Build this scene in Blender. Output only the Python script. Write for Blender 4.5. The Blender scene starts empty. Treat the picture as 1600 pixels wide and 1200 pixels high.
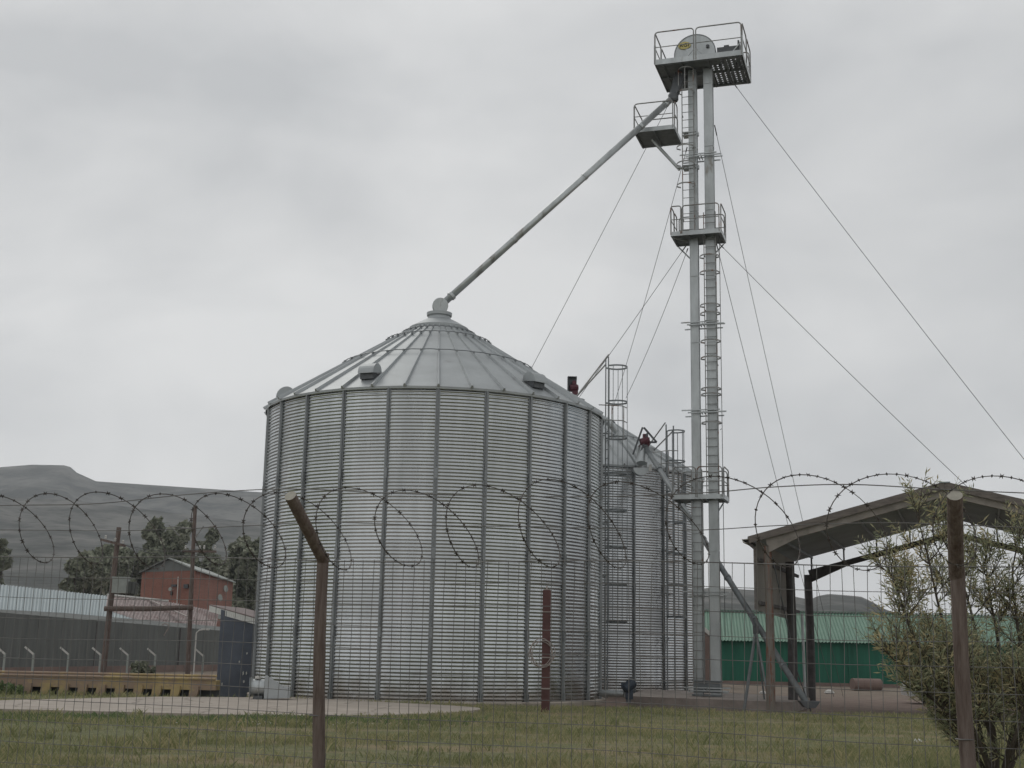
import bpy, bmesh, math, random
from math import sin, cos, tan, pi, radians, sqrt, atan2
from mathutils import Vector, Matrix, noise
random.seed(7)
scene = bpy.context.scene
COL = scene.collection

# ------------------------------------------------------------------ camera
CAM_H, F_PX, PITCH, ROLL = 1.5516, 2000.0, radians(11.6007), radians(-1.0899)
cam_data = bpy.data.cameras.new("camera"); cam = bpy.data.objects.new("camera", cam_data); COL.objects.link(cam)
cam_data.sensor_width = 36.0; cam_data.lens = 36.0 * F_PX / 1600.0
cam_data.clip_start = 0.1; cam_data.clip_end = 8000
cam.matrix_world = Matrix.Translation((0, 0, CAM_H)) @ Matrix.Rotation(pi / 2 + PITCH, 4, 'X') @ Matrix.Rotation(-ROLL, 4, 'Z')
scene.camera = cam

# ------------------------------------------------------------------ world, sun, exposure
SUN_EL, SUN_AZ = radians(48), radians(-35)     # azimuth from +Y (view direction) towards +X is positive
world = bpy.data.worlds.new("World"); scene.world = world; world.use_nodes = True
wn = world.node_tree; wn.nodes.clear()
def WN(t, **k):
    n = wn.nodes.new(t)
    for a, b in k.items(): setattr(n, a, b)
    return n
out = WN('ShaderNodeOutputWorld'); bg = WN('ShaderNodeBackground'); bg.inputs[1].default_value = 0.1
sky = WN('ShaderNodeTexSky', sky_type='NISHITA', sun_disc=False, sun_elevation=SUN_EL, sun_rotation=SUN_AZ, air_density=1.6, dust_density=3.0)
tc = WN('ShaderNodeTexCoord'); mp = WN('ShaderNodeMapping'); mp.inputs['Scale'].default_value = (1.0, 1.0, 2.0)
mp.inputs['Location'].default_value = (0.35, 0.2, 0.15)
n1 = WN('ShaderNodeTexNoise'); n1.inputs['Scale'].default_value = 3.6; n1.inputs['Detail'].default_value = 6; n1.inputs['Roughness'].default_value = 0.48; n1.inputs['Distortion'].default_value = 0.25
cr = WN('ShaderNodeValToRGB'); e = cr.color_ramp.elements
e[0].position = 0.34; e[0].color = (5.0, 5.12, 5.24, 1); e[1].position = 0.66; e[1].color = (7.1, 7.14, 7.14, 1)
sep = WN('ShaderNodeSeparateXYZ')
mr = WN('ShaderNodeMapRange'); mr.inputs['From Min'].default_value = 0.0; mr.inputs['From Max'].default_value = 0.30
mr.inputs['To Min'].default_value = 1.2; mr.inputs['To Max'].default_value = 0.98
mrx = WN('ShaderNodeMapRange'); mrx.inputs['From Min'].default_value = -0.45; mrx.inputs['From Max'].default_value = 0.45
mrx.inputs['To Min'].default_value = 1.05; mrx.inputs['To Max'].default_value = 0.95
mul = WN('ShaderNodeMath', operation='MULTIPLY'); vm = WN('ShaderNodeVectorMath', operation='SCALE')
mix = WN('ShaderNodeMixRGB'); mix.inputs[0].default_value = 0.975
L = wn.links.new
L(tc.outputs['Generated'], mp.inputs[0]); L(mp.outputs[0], n1.inputs['Vector']); L(n1.outputs[0], cr.inputs[0])
L(tc.outputs['Generated'], sep.inputs[0]); L(sep.outputs[2], mr.inputs[0]); L(sep.outputs[0], mrx.inputs[0])
L(mr.outputs[0], mul.inputs[0]); L(mrx.outputs[0], mul.inputs[1]); L(cr.outputs[0], vm.inputs[0]); L(mul.outputs[0], vm.inputs['Scale'])
L(sky.outputs[0], mix.inputs[1]); L(vm.outputs[0], mix.inputs[2]); L(mix.outputs[0], bg.inputs[0]); L(bg.outputs[0], out.inputs[0])

sd = bpy.data.lights.new("sun", 'SUN'); sd.energy = 0.55; sd.angle = radians(25); sd.color = (1, 0.97, 0.92)
so = bpy.data.objects.new("sun", sd); COL.objects.link(so)
sdir = Vector((sin(SUN_AZ) * cos(SUN_EL), cos(SUN_AZ) * cos(SUN_EL), sin(SUN_EL)))
so.rotation_euler = sdir.to_track_quat('Z', 'Y').to_euler()
scene.view_settings.view_transform = 'Standard'; scene.view_settings.look = 'None'
scene.view_settings.exposure = 0.14; scene.view_settings.gamma = 1.0
scene.cycles.max_bounces = 6; scene.cycles.transparent_max_bounces = 8

# ------------------------------------------------------------------ measuring helpers (surveyed points of the place)
def P(px, py, Y):
    """world point seen at photo pixel px,py lying Y metres ahead"""
    a, b = px - 800.0, 600.0 - py
    X = a * cos(ROLL) + b * sin(ROLL); Z = -a * sin(ROLL) + b * cos(ROLL)
    d = Vector((X, F_PX * cos(PITCH) - Z * sin(PITCH), F_PX * sin(PITCH) + Z * cos(PITCH)))
    return d * (Y / d.y) + Vector((0, 0, CAM_H))
def G(px, py, z=0.0):
    p = P(px, py, 1.0) - Vector((0, 0, CAM_H)); return p * ((z - CAM_H) / p.z) + Vector((0, 0, CAM_H))
def zt(py, px=1100, Y=44): return P(px, py, Y).z
def smooth(a, b, x):
    t = min(1, max(0, (x - a) / (b - a))); return t * t * (3 - 2 * t)
def gz(x, y): return -0.28 * smooth(34.5, 43, y + 0.25 * x)

# ------------------------------------------------------------------ materials
MATS = {}
def mat(name, col, rough=0.7, metal=0.0, var=0.15, scale=4.0, detail=5, bump=0.0, bscale=None, col2=None, stretch=(1, 1, 1), spec=0.4, rust=0.0, rustcol=(0.16, 0.07, 0.035)):
    m = bpy.data.materials.new(name); m.use_nodes = True; nt = m.node_tree; b = nt.nodes['Principled BSDF']
    b.inputs['Roughness'].default_value = rough; b.inputs['Metallic'].default_value = metal
    b.inputs['Specular IOR Level'].default_value = spec
    t = nt.nodes.new('ShaderNodeTexCoord'); mpn = nt.nodes.new('ShaderNodeMapping'); mpn.inputs['Scale'].default_value = stretch
    nz = nt.nodes.new('ShaderNodeTexNoise'); nz.inputs['Scale'].default_value = scale; nz.inputs['Detail'].default_value = detail; nz.inputs['Roughness'].default_value = 0.62
    nt.links.new(t.outputs['Object'], mpn.inputs[0]); nt.links.new(mpn.outputs[0], nz.inputs['Vector'])
    r = nt.nodes.new('ShaderNodeValToRGB'); c2 = col2 or tuple(min(1, c * (1 + var)) for c in col); c1 = col if col2 else tuple(c * (1 - var) for c in col)
    r.color_ramp.elements[0].position = 0.3; r.color_ramp.elements[1].position = 0.7
    r.color_ramp.elements[0].color = (*c1, 1); r.color_ramp.elements[1].color = (*c2, 1)
    nt.links.new(nz.outputs[0], r.inputs[0]); last = r.outputs[0]
    if rust > 0:
        n2 = nt.nodes.new('ShaderNodeTexNoise'); n2.inputs['Scale'].default_value = scale * 0.6; n2.inputs['Detail'].default_value = 7; n2.inputs['Roughness'].default_value = 0.7
        nt.links.new(mpn.outputs[0], n2.inputs['Vector'])
        mr_ = nt.nodes.new('ShaderNodeMapRange'); mr_.inputs['From Min'].default_value = 0.66 - rust * 0.3; mr_.inputs['From Max'].default_value = 0.74 - rust * 0.3
        mx = nt.nodes.new('ShaderNodeMixRGB'); mx.inputs[2].default_value = (*rustcol, 1)
        nt.links.new(n2.outputs[0], mr_.inputs[0]); nt.links.new(mr_.outputs[0], mx.inputs[0]); nt.links.new(last, mx.inputs[1]); last = mx.outputs[0]
    nt.links.new(last, b.inputs['Base Color'])
    if bump:
        nb = nt.nodes.new('ShaderNodeTexNoise'); nb.inputs['Scale'].default_value = bscale or scale * 6; nb.inputs['Detail'].default_value = 6
        nt.links.new(mpn.outputs[0], nb.inputs['Vector'])
        bp = nt.nodes.new('ShaderNodeBump'); bp.inputs['Strength'].default_value = bump; bp.inputs['Distance'].default_value = 0.03
        nt.links.new(nb.outputs[0], bp.inputs['Height']); nt.links.new(bp.outputs[0], b.inputs['Normal'])
    MATS[name] = m; return m
def wallmat(nm, k, ro):
    m = mat(nm, (0.49 * k, 0.51 * k, 0.52 * k), ro, 0.88, 0.11, 1.5, stretch=(1.8, 1.8, 0.16)); nt = m.node_tree; b = nt.nodes['Principled BSDF']; lk = nt.links.new
    src = b.inputs['Base Color'].links[0].from_socket; t = nt.nodes.new('ShaderNodeTexCoord'); sp = nt.nodes.new('ShaderNodeSeparateXYZ'); lk(t.outputs['Object'], sp.inputs[0])
    nz = nt.nodes.new('ShaderNodeTexNoise'); nz.inputs['Scale'].default_value = 1.7; nz.inputs['Detail'].default_value = 7; nz.inputs['Roughness'].default_value = 0.7; lk(t.outputs['Object'], nz.inputs['Vector'])
    ad = nt.nodes.new('ShaderNodeMath'); ad.operation = 'MULTIPLY_ADD'; ad.inputs[1].default_value = -1.9; lk(nz.outputs[0], ad.inputs[0]); lk(sp.outputs[2], ad.inputs[2])
    mr = nt.nodes.new('ShaderNodeMapRange'); mr.inputs[1].default_value = -0.15; mr.inputs[2].default_value = -0.85; mr.inputs[3].default_value = 0; mr.inputs[4].default_value = 0.75; lk(ad.outputs[0], mr.inputs[0])
    mx = nt.nodes.new('ShaderNodeMixRGB'); mx.inputs[2].default_value = (0.17, 0.14, 0.11, 1); lk(mr.outputs[0], mx.inputs[0]); lk(src, mx.inputs[1]); lk(mx.outputs[0], b.inputs['Base Color'])
    # rough patches where the zinc has dulled
    n2 = nt.nodes.new('ShaderNodeTexNoise'); n2.inputs['Scale'].default_value = 0.9; n2.inputs['Detail'].default_value = 6; lk(t.outputs['Object'], n2.inputs['Vector'])
    m2 = nt.nodes.new('ShaderNodeMapRange'); m2.inputs[1].default_value = 0.35; m2.inputs[2].default_value = 0.7; m2.inputs[3].default_value = ro - 0.04; m2.inputs[4].default_value = ro + 0.13; lk(n2.outputs[0], m2.inputs[0]); lk(m2.outputs[0], b.inputs['Roughness'])
    return m
M_WALLS = [wallmat('galvanised_wall', 1.0, 0.20), wallmat('galvanised_wall_dull', 0.93, 0.24), wallmat('galvanised_wall_bright', 1.06, 0.18), wallmat('galvanised_wall_worn', 0.97, 0.27)]
M_ROOF = mat('galvanised_roof', (0.375, 0.395, 0.40), 0.50, 0.5, 0.10, 1.2, rust=0.12, rustcol=(0.30, 0.31, 0.31))
M_GALV = mat('galvanised_steel', (0.42, 0.44, 0.44), 0.45, 0.72, 0.20, 2.2, stretch=(1, 1, 0.35), rust=0.18, rustcol=(0.25, 0.24, 0.22))
M_STIFF = mat('stiffener_steel', (0.23, 0.24, 0.245), 0.42, 0.65, 0.15, 1.0)
M_DECK = mat('deck_plate_shaded', (0.17, 0.18, 0.18), 0.6, 0.35, 0.2, 4)  # galvanised decks given a darker base colour to stand in for underside shade
M_DULL = mat('dull_zinc', (0.19, 0.205, 0.21), 0.6, 0.3, 0.2, 3)
M_DARKST = mat('dark_steel', (0.10, 0.105, 0.11), 0.55, 0.3, 0.2, 5)
M_RAIL = mat('weathered_rail', (0.26, 0.26, 0.25), 0.55, 0.4, 0.25, 4, rust=0.35)
M_RUSTR = mat('rusty_rail', (0.22, 0.16, 0.12), 0.8, 0.1, 0.3, 4, rust=0.8)
M_RED = mat('red_motor_paint', (0.095, 0.024, 0.034), 0.45, 0.0, 0.2, 8)
M_BLUEM = mat('dark_blue_motor', (0.03, 0.04, 0.055), 0.5, 0.1, 0.2, 8)
M_POLE = mat('treated_timber', (0.085, 0.058, 0.048), 0.85, 0, 0.3, 5, col2=(0.20, 0.16, 0.14), stretch=(6, 6, 0.7), bump=0.5, bscale=24)
M_POLEC = mat('cut_timber', (0.36, 0.34, 0.29), 0.9, 0, 0.2, 20)
M_TIMB = mat('old_rafter_timber', (0.15, 0.13, 0.115), 0.85, 0, 0.3, 3, stretch=(1, 1, 5), bump=0.3)
M_RAFT = mat('pale_rafter_timber', (0.25, 0.225, 0.20), 0.85, 0, 0.25, 3)
M_TIMBD = mat('dark_post_paint', (0.08, 0.073, 0.072), 0.7, 0, 0.3, 4)
M_WIRE = mat('fence_wire', (0.17, 0.165, 0.16), 0.6, 0.5, 0.3, 6)
M_RAZ = mat('razor_wire_steel', (0.075, 0.065, 0.058), 0.6, 0.4, 0.3, 6)
M_CONC = mat('pale_concrete', (0.35, 0.305, 0.26), 0.9, 0, 0.16, 0.9, rust=0.16, rustcol=(0.22, 0.185, 0.155), bump=0.15, bscale=20)
M_PLINTH = mat('stained_concrete', (0.25, 0.215, 0.19), 0.9, 0, 0.3, 1.6, bump=0.3, bscale=12)
M_BRICKRED = mat('red_steel_paint', (0.085, 0.035, 0.032), 0.6, 0, 0.25, 3, rust=0.3, rustcol=(0.06, 0.03, 0.025))
M_TEAL = mat('pale_teal_sheet', (0.235, 0.285, 0.295), 0.5, 0.1, 0.10, 0.4)
M_RUSTROOF = mat('rusty_sheet', (0.24, 0.19, 0.18), 0.7, 0, 0.25, 0.8, rust=0.5, rustcol=(0.15, 0.095, 0.085))
M_GREYW = mat('grey_wall_sheet', (0.125, 0.132, 0.125), 0.8, 0, 0.22, 1.2, stretch=(3, 3, 0.25), rust=0.10, rustcol=(0.09, 0.085, 0.075))
M_PINKW = mat('pink_plaster', (0.20, 0.145, 0.125), 0.95, 0, 0.25, 0.8)
M_YEL = mat('weathered_yellow_paint', (0.37, 0.28, 0.135), 0.75, 0, 0.22, 1.3, rust=0.72, rustcol=(0.28, 0.205, 0.15))
M_BLUE = mat('slate_blue_wall', (0.14, 0.155, 0.19), 0.8, 0, 0.2, 0.9, rust=0.12, rustcol=(0.30, 0.31, 0.32))
M_WHITE = mat('white_paint', (0.52, 0.51, 0.48), 0.6, 0, 0.12, 3)
M_GRNR = mat('green_roof_sheet', (0.125, 0.225, 0.165), 0.6, 0, 0.12, 0.5)
M_GRNW = mat('green_wall_sheet', (0.016, 0.115, 0.073), 0.7, 0, 0.25, 1.5, stretch=(2, 2, 0.2))
M_SHEDIN = mat('grey_blue_sheet', (0.32, 0.365, 0.39), 0.65, 0.15, 0.18, 0.7)
M_SHEDCL = mat('pale_cladding_sheet', (0.32, 0.305, 0.28), 0.7, 0.1, 0.16, 0.9)
M_FASC = mat('white_fascia', (0.78, 0.77, 0.74), 0.6, 0, 0.06, 3)
M_CREAM = mat('transformer_paint', (0.27, 0.29, 0.27), 0.5, 0.1, 0.1, 5)
M_GABLE = mat('grey_gable_sheet', (0.13, 0.14, 0.135), 0.8, 0, 0.1, 1)
M_GLASS = mat('dark_glass', (0.02, 0.022, 0.025), 0.15, 0, 0.1, 3)
M_SIGN = mat('yellow_sign', (0.52, 0.44, 0.16), 0.5, 0, 0.05, 5)
M_BLACK = mat('black_lettering', (0.01, 0.01, 0.01), 0.6, 0, 0.05, 5)
M_CABLE = mat('steel_cable', (0.13, 0.13, 0.13), 0.6, 0.3, 0.1, 5)
M_HOSE = mat('pale_cable_sheath', (0.30, 0.26, 0.24), 0.7, 0, 0.15, 6)
M_TRUNK = mat('grey_bark', (0.075, 0.062, 0.05), 0.95, 0, 0.3, 9, bump=0.4)
M_TYRE = mat('tyre_rubber', (0.018, 0.018, 0.018), 0.85, 0, 0.2, 8)
M_CAR = mat('white_car_paint', (0.50, 0.51, 0.51), 0.3, 0, 0.04, 3)

def leafmat(name, c1, c2, c3, scale, rough=0.75, trans=0.25):
    m = bpy.data.materials.new(name); m.use_nodes = True; nt = m.node_tree; b = nt.nodes['Principled BSDF']
    g = nt.nodes.new('ShaderNodeNewGeometry'); t = nt.nodes.new('ShaderNodeTexCoord')
    nz = nt.nodes.new('ShaderNodeTexNoise'); nz.inputs['Scale'].default_value = scale; nz.inputs['Detail'].default_value = 3
    nt.links.new(t.outputs['Object'], nz.inputs['Vector'])
    ad = nt.nodes.new('ShaderNodeMath'); ad.operation = 'MULTIPLY_ADD'; ad.inputs[1].default_value = 0.45; ad.inputs[2].default_value = 0.0
    ad2 = nt.nodes.new('ShaderNodeMath'); ad2.operation = 'ADD'
    nt.links.new(g.outputs['Random Per Island'], ad.inputs[0]); nt.links.new(ad.outputs[0], ad2.inputs[0])
    sc = nt.nodes.new('ShaderNodeMath'); sc.operation = 'MULTIPLY'; sc.inputs[1].default_value = 0.75
    nt.links.new(nz.outputs[0], sc.inputs[0]); nt.links.new(sc.outputs[0], ad2.inputs[1])
    r = nt.nodes.new('ShaderNodeValToRGB'); el = r.color_ramp.elements
    el[0].position = 0.3; el[0].color = (*c1, 1); el[1].position = 0.85; el[1].color = (*c3, 1)
    k = el.new(0.58); k.color = (*c2, 1)
    nt.links.new(ad2.outputs[0], r.inputs[0]); nt.links.new(r.outputs[0], b.inputs['Base Color'])
    b.inputs['Roughness'].default_value = rough; b.inputs['Specular IOR Level'].default_value = 0.25
    if trans:
        tr = nt.nodes.new('ShaderNodeBsdfTranslucent'); ms = nt.nodes.new('ShaderNodeMixShader'); ms.inputs[0].default_value = trans
        nt.links.new(r.outputs[0], tr.inputs[0]); nt.links.new(b.outputs[0], ms.inputs[1]); nt.links.new(tr.outputs[0], ms.inputs[2])
        nt.links.new(ms.outputs[0], nt.nodes['Material Output'].inputs[0])
    MATS[name] = m; return m
M_LEAF = leafmat('willow_leaf', (0.18, 0.20, 0.125), (0.31, 0.325, 0.205), (0.48, 0.40, 0.23), 1.6)
M_FARLEAF = leafmat('far_tree_leaf', (0.11, 0.125, 0.09), (0.19, 0.205, 0.145), (0.33, 0.335, 0.26), 0.35, trans=0.1)
M_GRASSB = leafmat('grass_blade', (0.15, 0.17, 0.075), (0.25, 0.255, 0.12), (0.40, 0.35, 0.20), 0.45, trans=0.2)
M_WEED = leafmat('weed_leaf', (0.08, 0.12, 0.055), (0.13, 0.18, 0.075), (0.21, 0.25, 0.12), 1.0, trans=0.2)

def brick_mat():
    m = bpy.data.materials.new('red_brick'); m.use_nodes = True; nt = m.node_tree; b = nt.nodes['Principled BSDF']
    t = nt.nodes.new('ShaderNodeTexCoord'); mpn = nt.nodes.new('ShaderNodeMapping'); mpn.inputs['Rotation'].default_value = (radians(90), 0, 0)
    br = nt.nodes.new('ShaderNodeTexBrick'); br.inputs['Scale'].default_value = 3.4
    br.inputs['Color1'].default_value = (0.31, 0.125, 0.088, 1); br.inputs['Color2'].default_value = (0.36, 0.155, 0.115, 1); br.inputs['Mortar'].default_value = (0.22, 0.15, 0.12, 1)
    nz = nt.nodes.new('ShaderNodeTexNoise'); nz.inputs['Scale'].default_value = 0.6; mx = nt.nodes.new('ShaderNodeMixRGB'); mx.blend_type = 'MULTIPLY'; mx.inputs[0].default_value = 0.5
    nt.links.new(t.outputs['Object'], mpn.inputs[0]); nt.links.new(mpn.outputs[0], br.inputs['Vector']); nt.links.new(t.outputs['Object'], nz.inputs['Vector'])
    nt.links.new(br.outputs[0], mx.inputs[1]); nt.links.new(nz.outputs[0], mx.inputs[2]); nt.links.new(mx.outputs[0], b.inputs['Base Color']); b.inputs['Roughness'].default_value = 0.9
    return m
M_BRICK = brick_mat()

# ------------------------------------------------------------------ mesh builder
def frame_of(d):
    d = Vector(d).normalized(); up = Vector((0, 0, 1)) if abs(d.z) < 0.95 else Vector((1, 0, 0))
    a = d.cross(up).normalized(); return a, a.cross(d).normalized()
class MB:
    def __init__(s): s.v = []; s.f = []; s.m = []
    def add(s, vs, fs, mi=0):
        o = len(s.v); s.v += [tuple(p) for p in vs]; s.f += [tuple(i + o for i in f) for f in fs]; s.m += [mi] * len(fs)
        return s
    def box(s, c, sz, mi=0, rz=0.0, R=None):
        hx, hy, hz = sz[0] / 2, sz[1] / 2, sz[2] / 2; c = Vector(c)
        R = R or Matrix.Rotation(rz, 3, 'Z')
        vs = [c + R @ Vector((x * hx, y * hy, z * hz)) for z in (-1, 1) for y in (-1, 1) for x in (-1, 1)]
        return s.add(vs, [(0, 2, 3, 1), (4, 5, 7, 6), (0, 1, 5, 4), (2, 6, 7, 3), (0, 4, 6, 2), (1, 3, 7, 5)], mi)
    def beam(s, p, q, w, h, mi=0, up=(0, 0, 1)):
        p, q = Vector(p), Vector(q); d = (q - p).normalized(); u = Vector(up); u = (u - d * u.dot(d)).normalized(); a = d.cross(u)
        vs = []
        for c in (p, q):
            for x, y in ((-1, -1), (1, -1), (1, 1), (-1, 1)): vs.append(c + a * x * w / 2 + u * y * h / 2)
        return s.add(vs, [(0, 1, 2, 3), (7, 6, 5, 4), (0, 4, 5, 1), (1, 5, 6, 2), (2, 6, 7, 3), (3, 7, 4, 0)], mi)
    def tube(s, pts, r, n=6, mi=0, closed=False, cap=True, radii=None, capmi=None):
        pts = [Vector(p) for p in pts]; N = len(pts); vs = []; fs = []
        pa = None
        for i, p in enumerate(pts):
            if closed: d = pts[(i + 1) % N] - pts[i - 1]
            else: d = pts[min(i + 1, N - 1)] - pts[max(i - 1, 0)]
            if d.length < 1e-9: d = Vector((0, 0, 1))
            d.normalize()
            if pa is None: a, b = frame_of(d)
            else:
                a = (pa - d * pa.dot(d))
                a = a.normalized() if a.length > 1e-6 else frame_of(d)[0]
                b = a.cross(d)
            pa = a; rr = radii[i] if radii else r
            for k in range(n):
                t = 2 * pi * k / n; vs.append(p + (a * cos(t) + b * sin(t)) * rr)
        for i in range(N if closed else N - 1):
            j = (i + 1) % N
            for k in range(n): fs.append((i * n + k, i * n + (k + 1) % n, j * n + (k + 1) % n, j * n + k))
        s.add(vs, fs, mi)
        if cap and not closed:
            o = len(s.v) - len(vs)
            s.f.append(tuple(o + k for k in range(n))[::-1]); s.f.append(tuple(o + (N - 1) * n + k for k in range(n))); s.m += [mi, mi if capmi is None else capmi]
        return s
    def lathe(s, c, prof, n=24, axis=(0, 0, 1), mi=0, a0=0.0):
        c = Vector(c); ax = Vector(axis).normalized(); a, b = frame_of(ax); vs = []; fs = []
        for r, h in prof:
            for k in range(n):
                t = a0 + 2 * pi * k / n; vs.append(c + ax * h + (a * cos(t) + b * sin(t)) * r)
        for i in range(len(prof) - 1):
            for k in range(n): fs.append((i * n + k, i * n + (k + 1) % n, (i + 1) * n + (k + 1) % n, (i + 1) * n + k))
        fs.append(tuple(range(n))[::-1]); fs.append(tuple((len(prof) - 1) * n + k for k in range(n)))
        return s.add(vs, fs, mi)
    def prism(s, poly, off, mi=0):
        """closed polygon (3D points) extruded by vector off"""
        n = len(poly); off = Vector(off); vs = [Vector(p) for p in poly] + [Vector(p) + off for p in poly]
        fs = [tuple(range(n))[::-1], tuple(range(n, 2 * n))] + [(i, (i + 1) % n, n + (i + 1) % n, n + i) for i in range(n)]
        return s.add(vs, fs, mi)
    def build(s, name, mats, parent=None, smooth=False, loc=None):
        me = bpy.data.meshes.new(name); vs = s.v
        if loc is not None:
            l = Vector(loc); vs = [tuple(Vector(v) - l) for v in vs]
        me.from_pydata(vs, [], s.f)
        if not isinstance(mats, (list, tuple)): mats = [mats]
        for m in mats: me.materials.append(m)
        if len(mats) > 1: me.polygons.foreach_set('material_index', s.m)
        if smooth: me.polygons.foreach_set('use_smooth', [True] * len(s.f))
        bm = bmesh.new(); bm.from_mesh(me); bmesh.ops.recalc_face_normals(bm, faces=bm.faces); bm.to_mesh(me); bm.free()
        me.update()
        o = bpy.data.objects.new(name, me); COL.objects.link(o)
        if loc is not None: o.location = loc
        if parent: o.parent = parent
        return o
def tag(o, label=None, cat=None, group=None, kind=None):
    if label: o['label'] = label
    if cat: o['category'] = cat
    if group: o['group'] = group
    if kind: o['kind'] = kind
    return o
def thing(name, label, cat, loc=(0, 0, 0), rz=0.0, group=None):
    o = bpy.data.objects.new(name, None); COL.objects.link(o); o.location = loc; o.rotation_euler = (0, 0, rz)
    o.empty_display_size = 0.3
    return tag(o, label, cat, group)
def copy_tree(o, parent=None):
    c = o.copy(); COL.objects.link(c)
    if parent: c.parent = parent
    for ch in [x for x in o.children]: copy_tree(ch, c)
    return c

# ------------------------------------------------------------------ ground
def ground_mat():
    m = bpy.data.materials.new('ground_grass_dirt'); m.use_nodes = True; nt = m.node_tree; b = nt.nodes['Principled BSDF']; lk = nt.links.new
    g = nt.nodes.new('ShaderNodeNewGeometry'); sp = nt.nodes.new('ShaderNodeSeparateXYZ'); lk(g.outputs['Position'], sp.inputs[0])
    def nz(scale, det=5, vec=None, stretch=None):
        n = nt.nodes.new('ShaderNodeTexNoise'); n.inputs['Scale'].default_value = scale; n.inputs['Detail'].default_value = det; n.inputs['Roughness'].default_value = 0.65
        if stretch:
            mm = nt.nodes.new('ShaderNodeMapping'); mm.inputs['Scale'].default_value = stretch; lk(g.outputs['Position'], mm.inputs[0]); lk(mm.outputs[0], n.inputs['Vector'])
        else: lk(g.outputs['Position'], n.inputs['Vector'])
        return n.outputs[0]
    def ramp(src, a, ca, b_, cb):
        r = nt.nodes.new('ShaderNodeValToRGB'); r.color_ramp.elements[0].position = a; r.color_ramp.elements[0].color = (*ca, 1)
        r.color_ramp.elements[1].position = b_; r.color_ramp.elements[1].color = (*cb, 1); lk(src, r.inputs[0]); return r.outputs[0]
    def mr_(src, a, b_, lo=0, hi=1):
        r = nt.nodes.new('ShaderNodeMapRange'); r.inputs[1].default_value = a; r.inputs[2].default_value = b_; r.inputs[3].default_value = lo; r.inputs[4].default_value = hi; lk(src, r.inputs[0]); return r.outputs[0]
    def math_(op, x, y):
        r = nt.nodes.new('ShaderNodeMath'); r.operation = op
        for i, q in enumerate((x, y)):
            if isinstance(q, (int, float)): r.inputs[i].default_value = q
            else: lk(q, r.inputs[i])
        return r.outputs[0]
    def mixc(f, a, b_):
        r = nt.nodes.new('ShaderNodeMixRGB'); lk(f, r.inputs[0]); lk(a, r.inputs[1]); lk(b_, r.inputs[2]); return r.outputs[0]
    green = ramp(nz(7, 6), 0.35, (0.11, 0.12, 0.06), 0.7, (0.21, 0.205, 0.11))
    dry = ramp(nz(5, 6), 0.35, (0.19, 0.155, 0.095), 0.7, (0.29, 0.24, 0.145))
    dirt = ramp(nz(2.2, 7), 0.3, (0.16, 0.12, 0.10), 0.7, (0.25, 0.195, 0.165))
    pale = ramp(nz(1.1, 6), 0.3, (0.16, 0.125, 0.10), 0.7, (0.24, 0.205, 0.165))
    c = mixc(mr_(nz(0.55, 4, stretch=(0.45, 1.4, 1)), 0.46, 0.62), green, dry)
    # dirt yard behind the silos and beneath the open shed, ragged border
    ed = math_('ADD', sp.outputs[1], math_('MULTIPLY', sp.outputs[0], 0.30))
    ed = math_('ADD', ed, math_('MULTIPLY', nz(0.5, 5), 3.0))
    c = mixc(mr_(ed, 41.3, 42.6), c, dirt)
    c = mixc(mr_(math_('ADD', math_('MULTIPLY', sp.outputs[1], 0.06), nz(0.35, 5, stretch=(0.25, 1, 1))), 3.6, 4.1), c, pale)
    # left strip near the yellow barrier stays green
    lf = mr_(sp.outputs[0], -5.5, -6.5); c = mixc(math_('MULTIPLY', lf, mr_(sp.outputs[1], 46, 43)), c, green)
    # far plain: scrub
    scrub = ramp(nz(0.05, 7), 0.35, (0.075, 0.07, 0.045), 0.65, (0.14, 0.12, 0.085))
    c = mixc(mr_(sp.outputs[1], 110, 150), c, scrub)
    lk(c, b.inputs['Base Color']); b.inputs['Roughness'].default_value = 0.95; b.inputs['Specular IOR Level'].default_value = 0.15
    bp = nt.nodes.new('ShaderNodeBump'); bp.inputs['Strength'].default_value = 0.6; bp.inputs['Distance'].default_value = 0.06; lk(nz(14, 6), bp.inputs['Height']); lk(bp.outputs[0], b.inputs['Normal'])
    return m
M_GROUND = ground_mat()
def lin(a, b, n): return [a + (b - a) * i / (n - 1) for i in range(n)]
xs = [-2100, -1500, -800, -400, -200, -100, -60] + lin(-40, 40, 81) + [60, 100, 200, 400, 800, 1500, 2100]
ys = [-60, -30, -10] + lin(0, 70, 71) + [80, 95, 110, 140, 200, 300, 500, 900, 1500, 1880]
mb = MB(); nx = len(xs)
mb.v = [(x, y, gz(x, y) + (0.05 * noise.noise(Vector((x * 0.35, y * 0.35, 0))) if 3 < y < 34 and abs(x) < 40 else 0)) for y in ys for x in xs]
mb.f = [(j * nx + i, j * nx + i + 1, (j + 1) * nx + i + 1, (j + 1) * nx + i) for j in range(len(ys) - 1) for i in range(nx - 1)]; mb.m = [0] * len(mb.f)
tag(mb.build('ground', M_GROUND, smooth=True), kind='structure')

# concrete apron in front of the near silo: 9 cm thick slab with a rounded right end
ap = [(-220, 1106), (0, 1112), (200, 1117), (400, 1122), (520, 1122.5), (600, 1121.5), (660, 1119.5), (705, 1117), (735, 1114.5), (752, 1112), (748, 1109.5), (700, 1105.5), (620, 1101.5), (500, 1096), (400, 1093), (250, 1092), (0, 1098), (-220, 1102)]
poly = [G(x, y, 0.0) for x, y in ap]
poly = [Vector((p.x, p.y, 0.06)) for p in poly]
mb = MB(); mb.prism(poly, (0, 0, -0.16)); tag(mb.build('concrete_apron', M_CONC), kind='structure')

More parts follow.
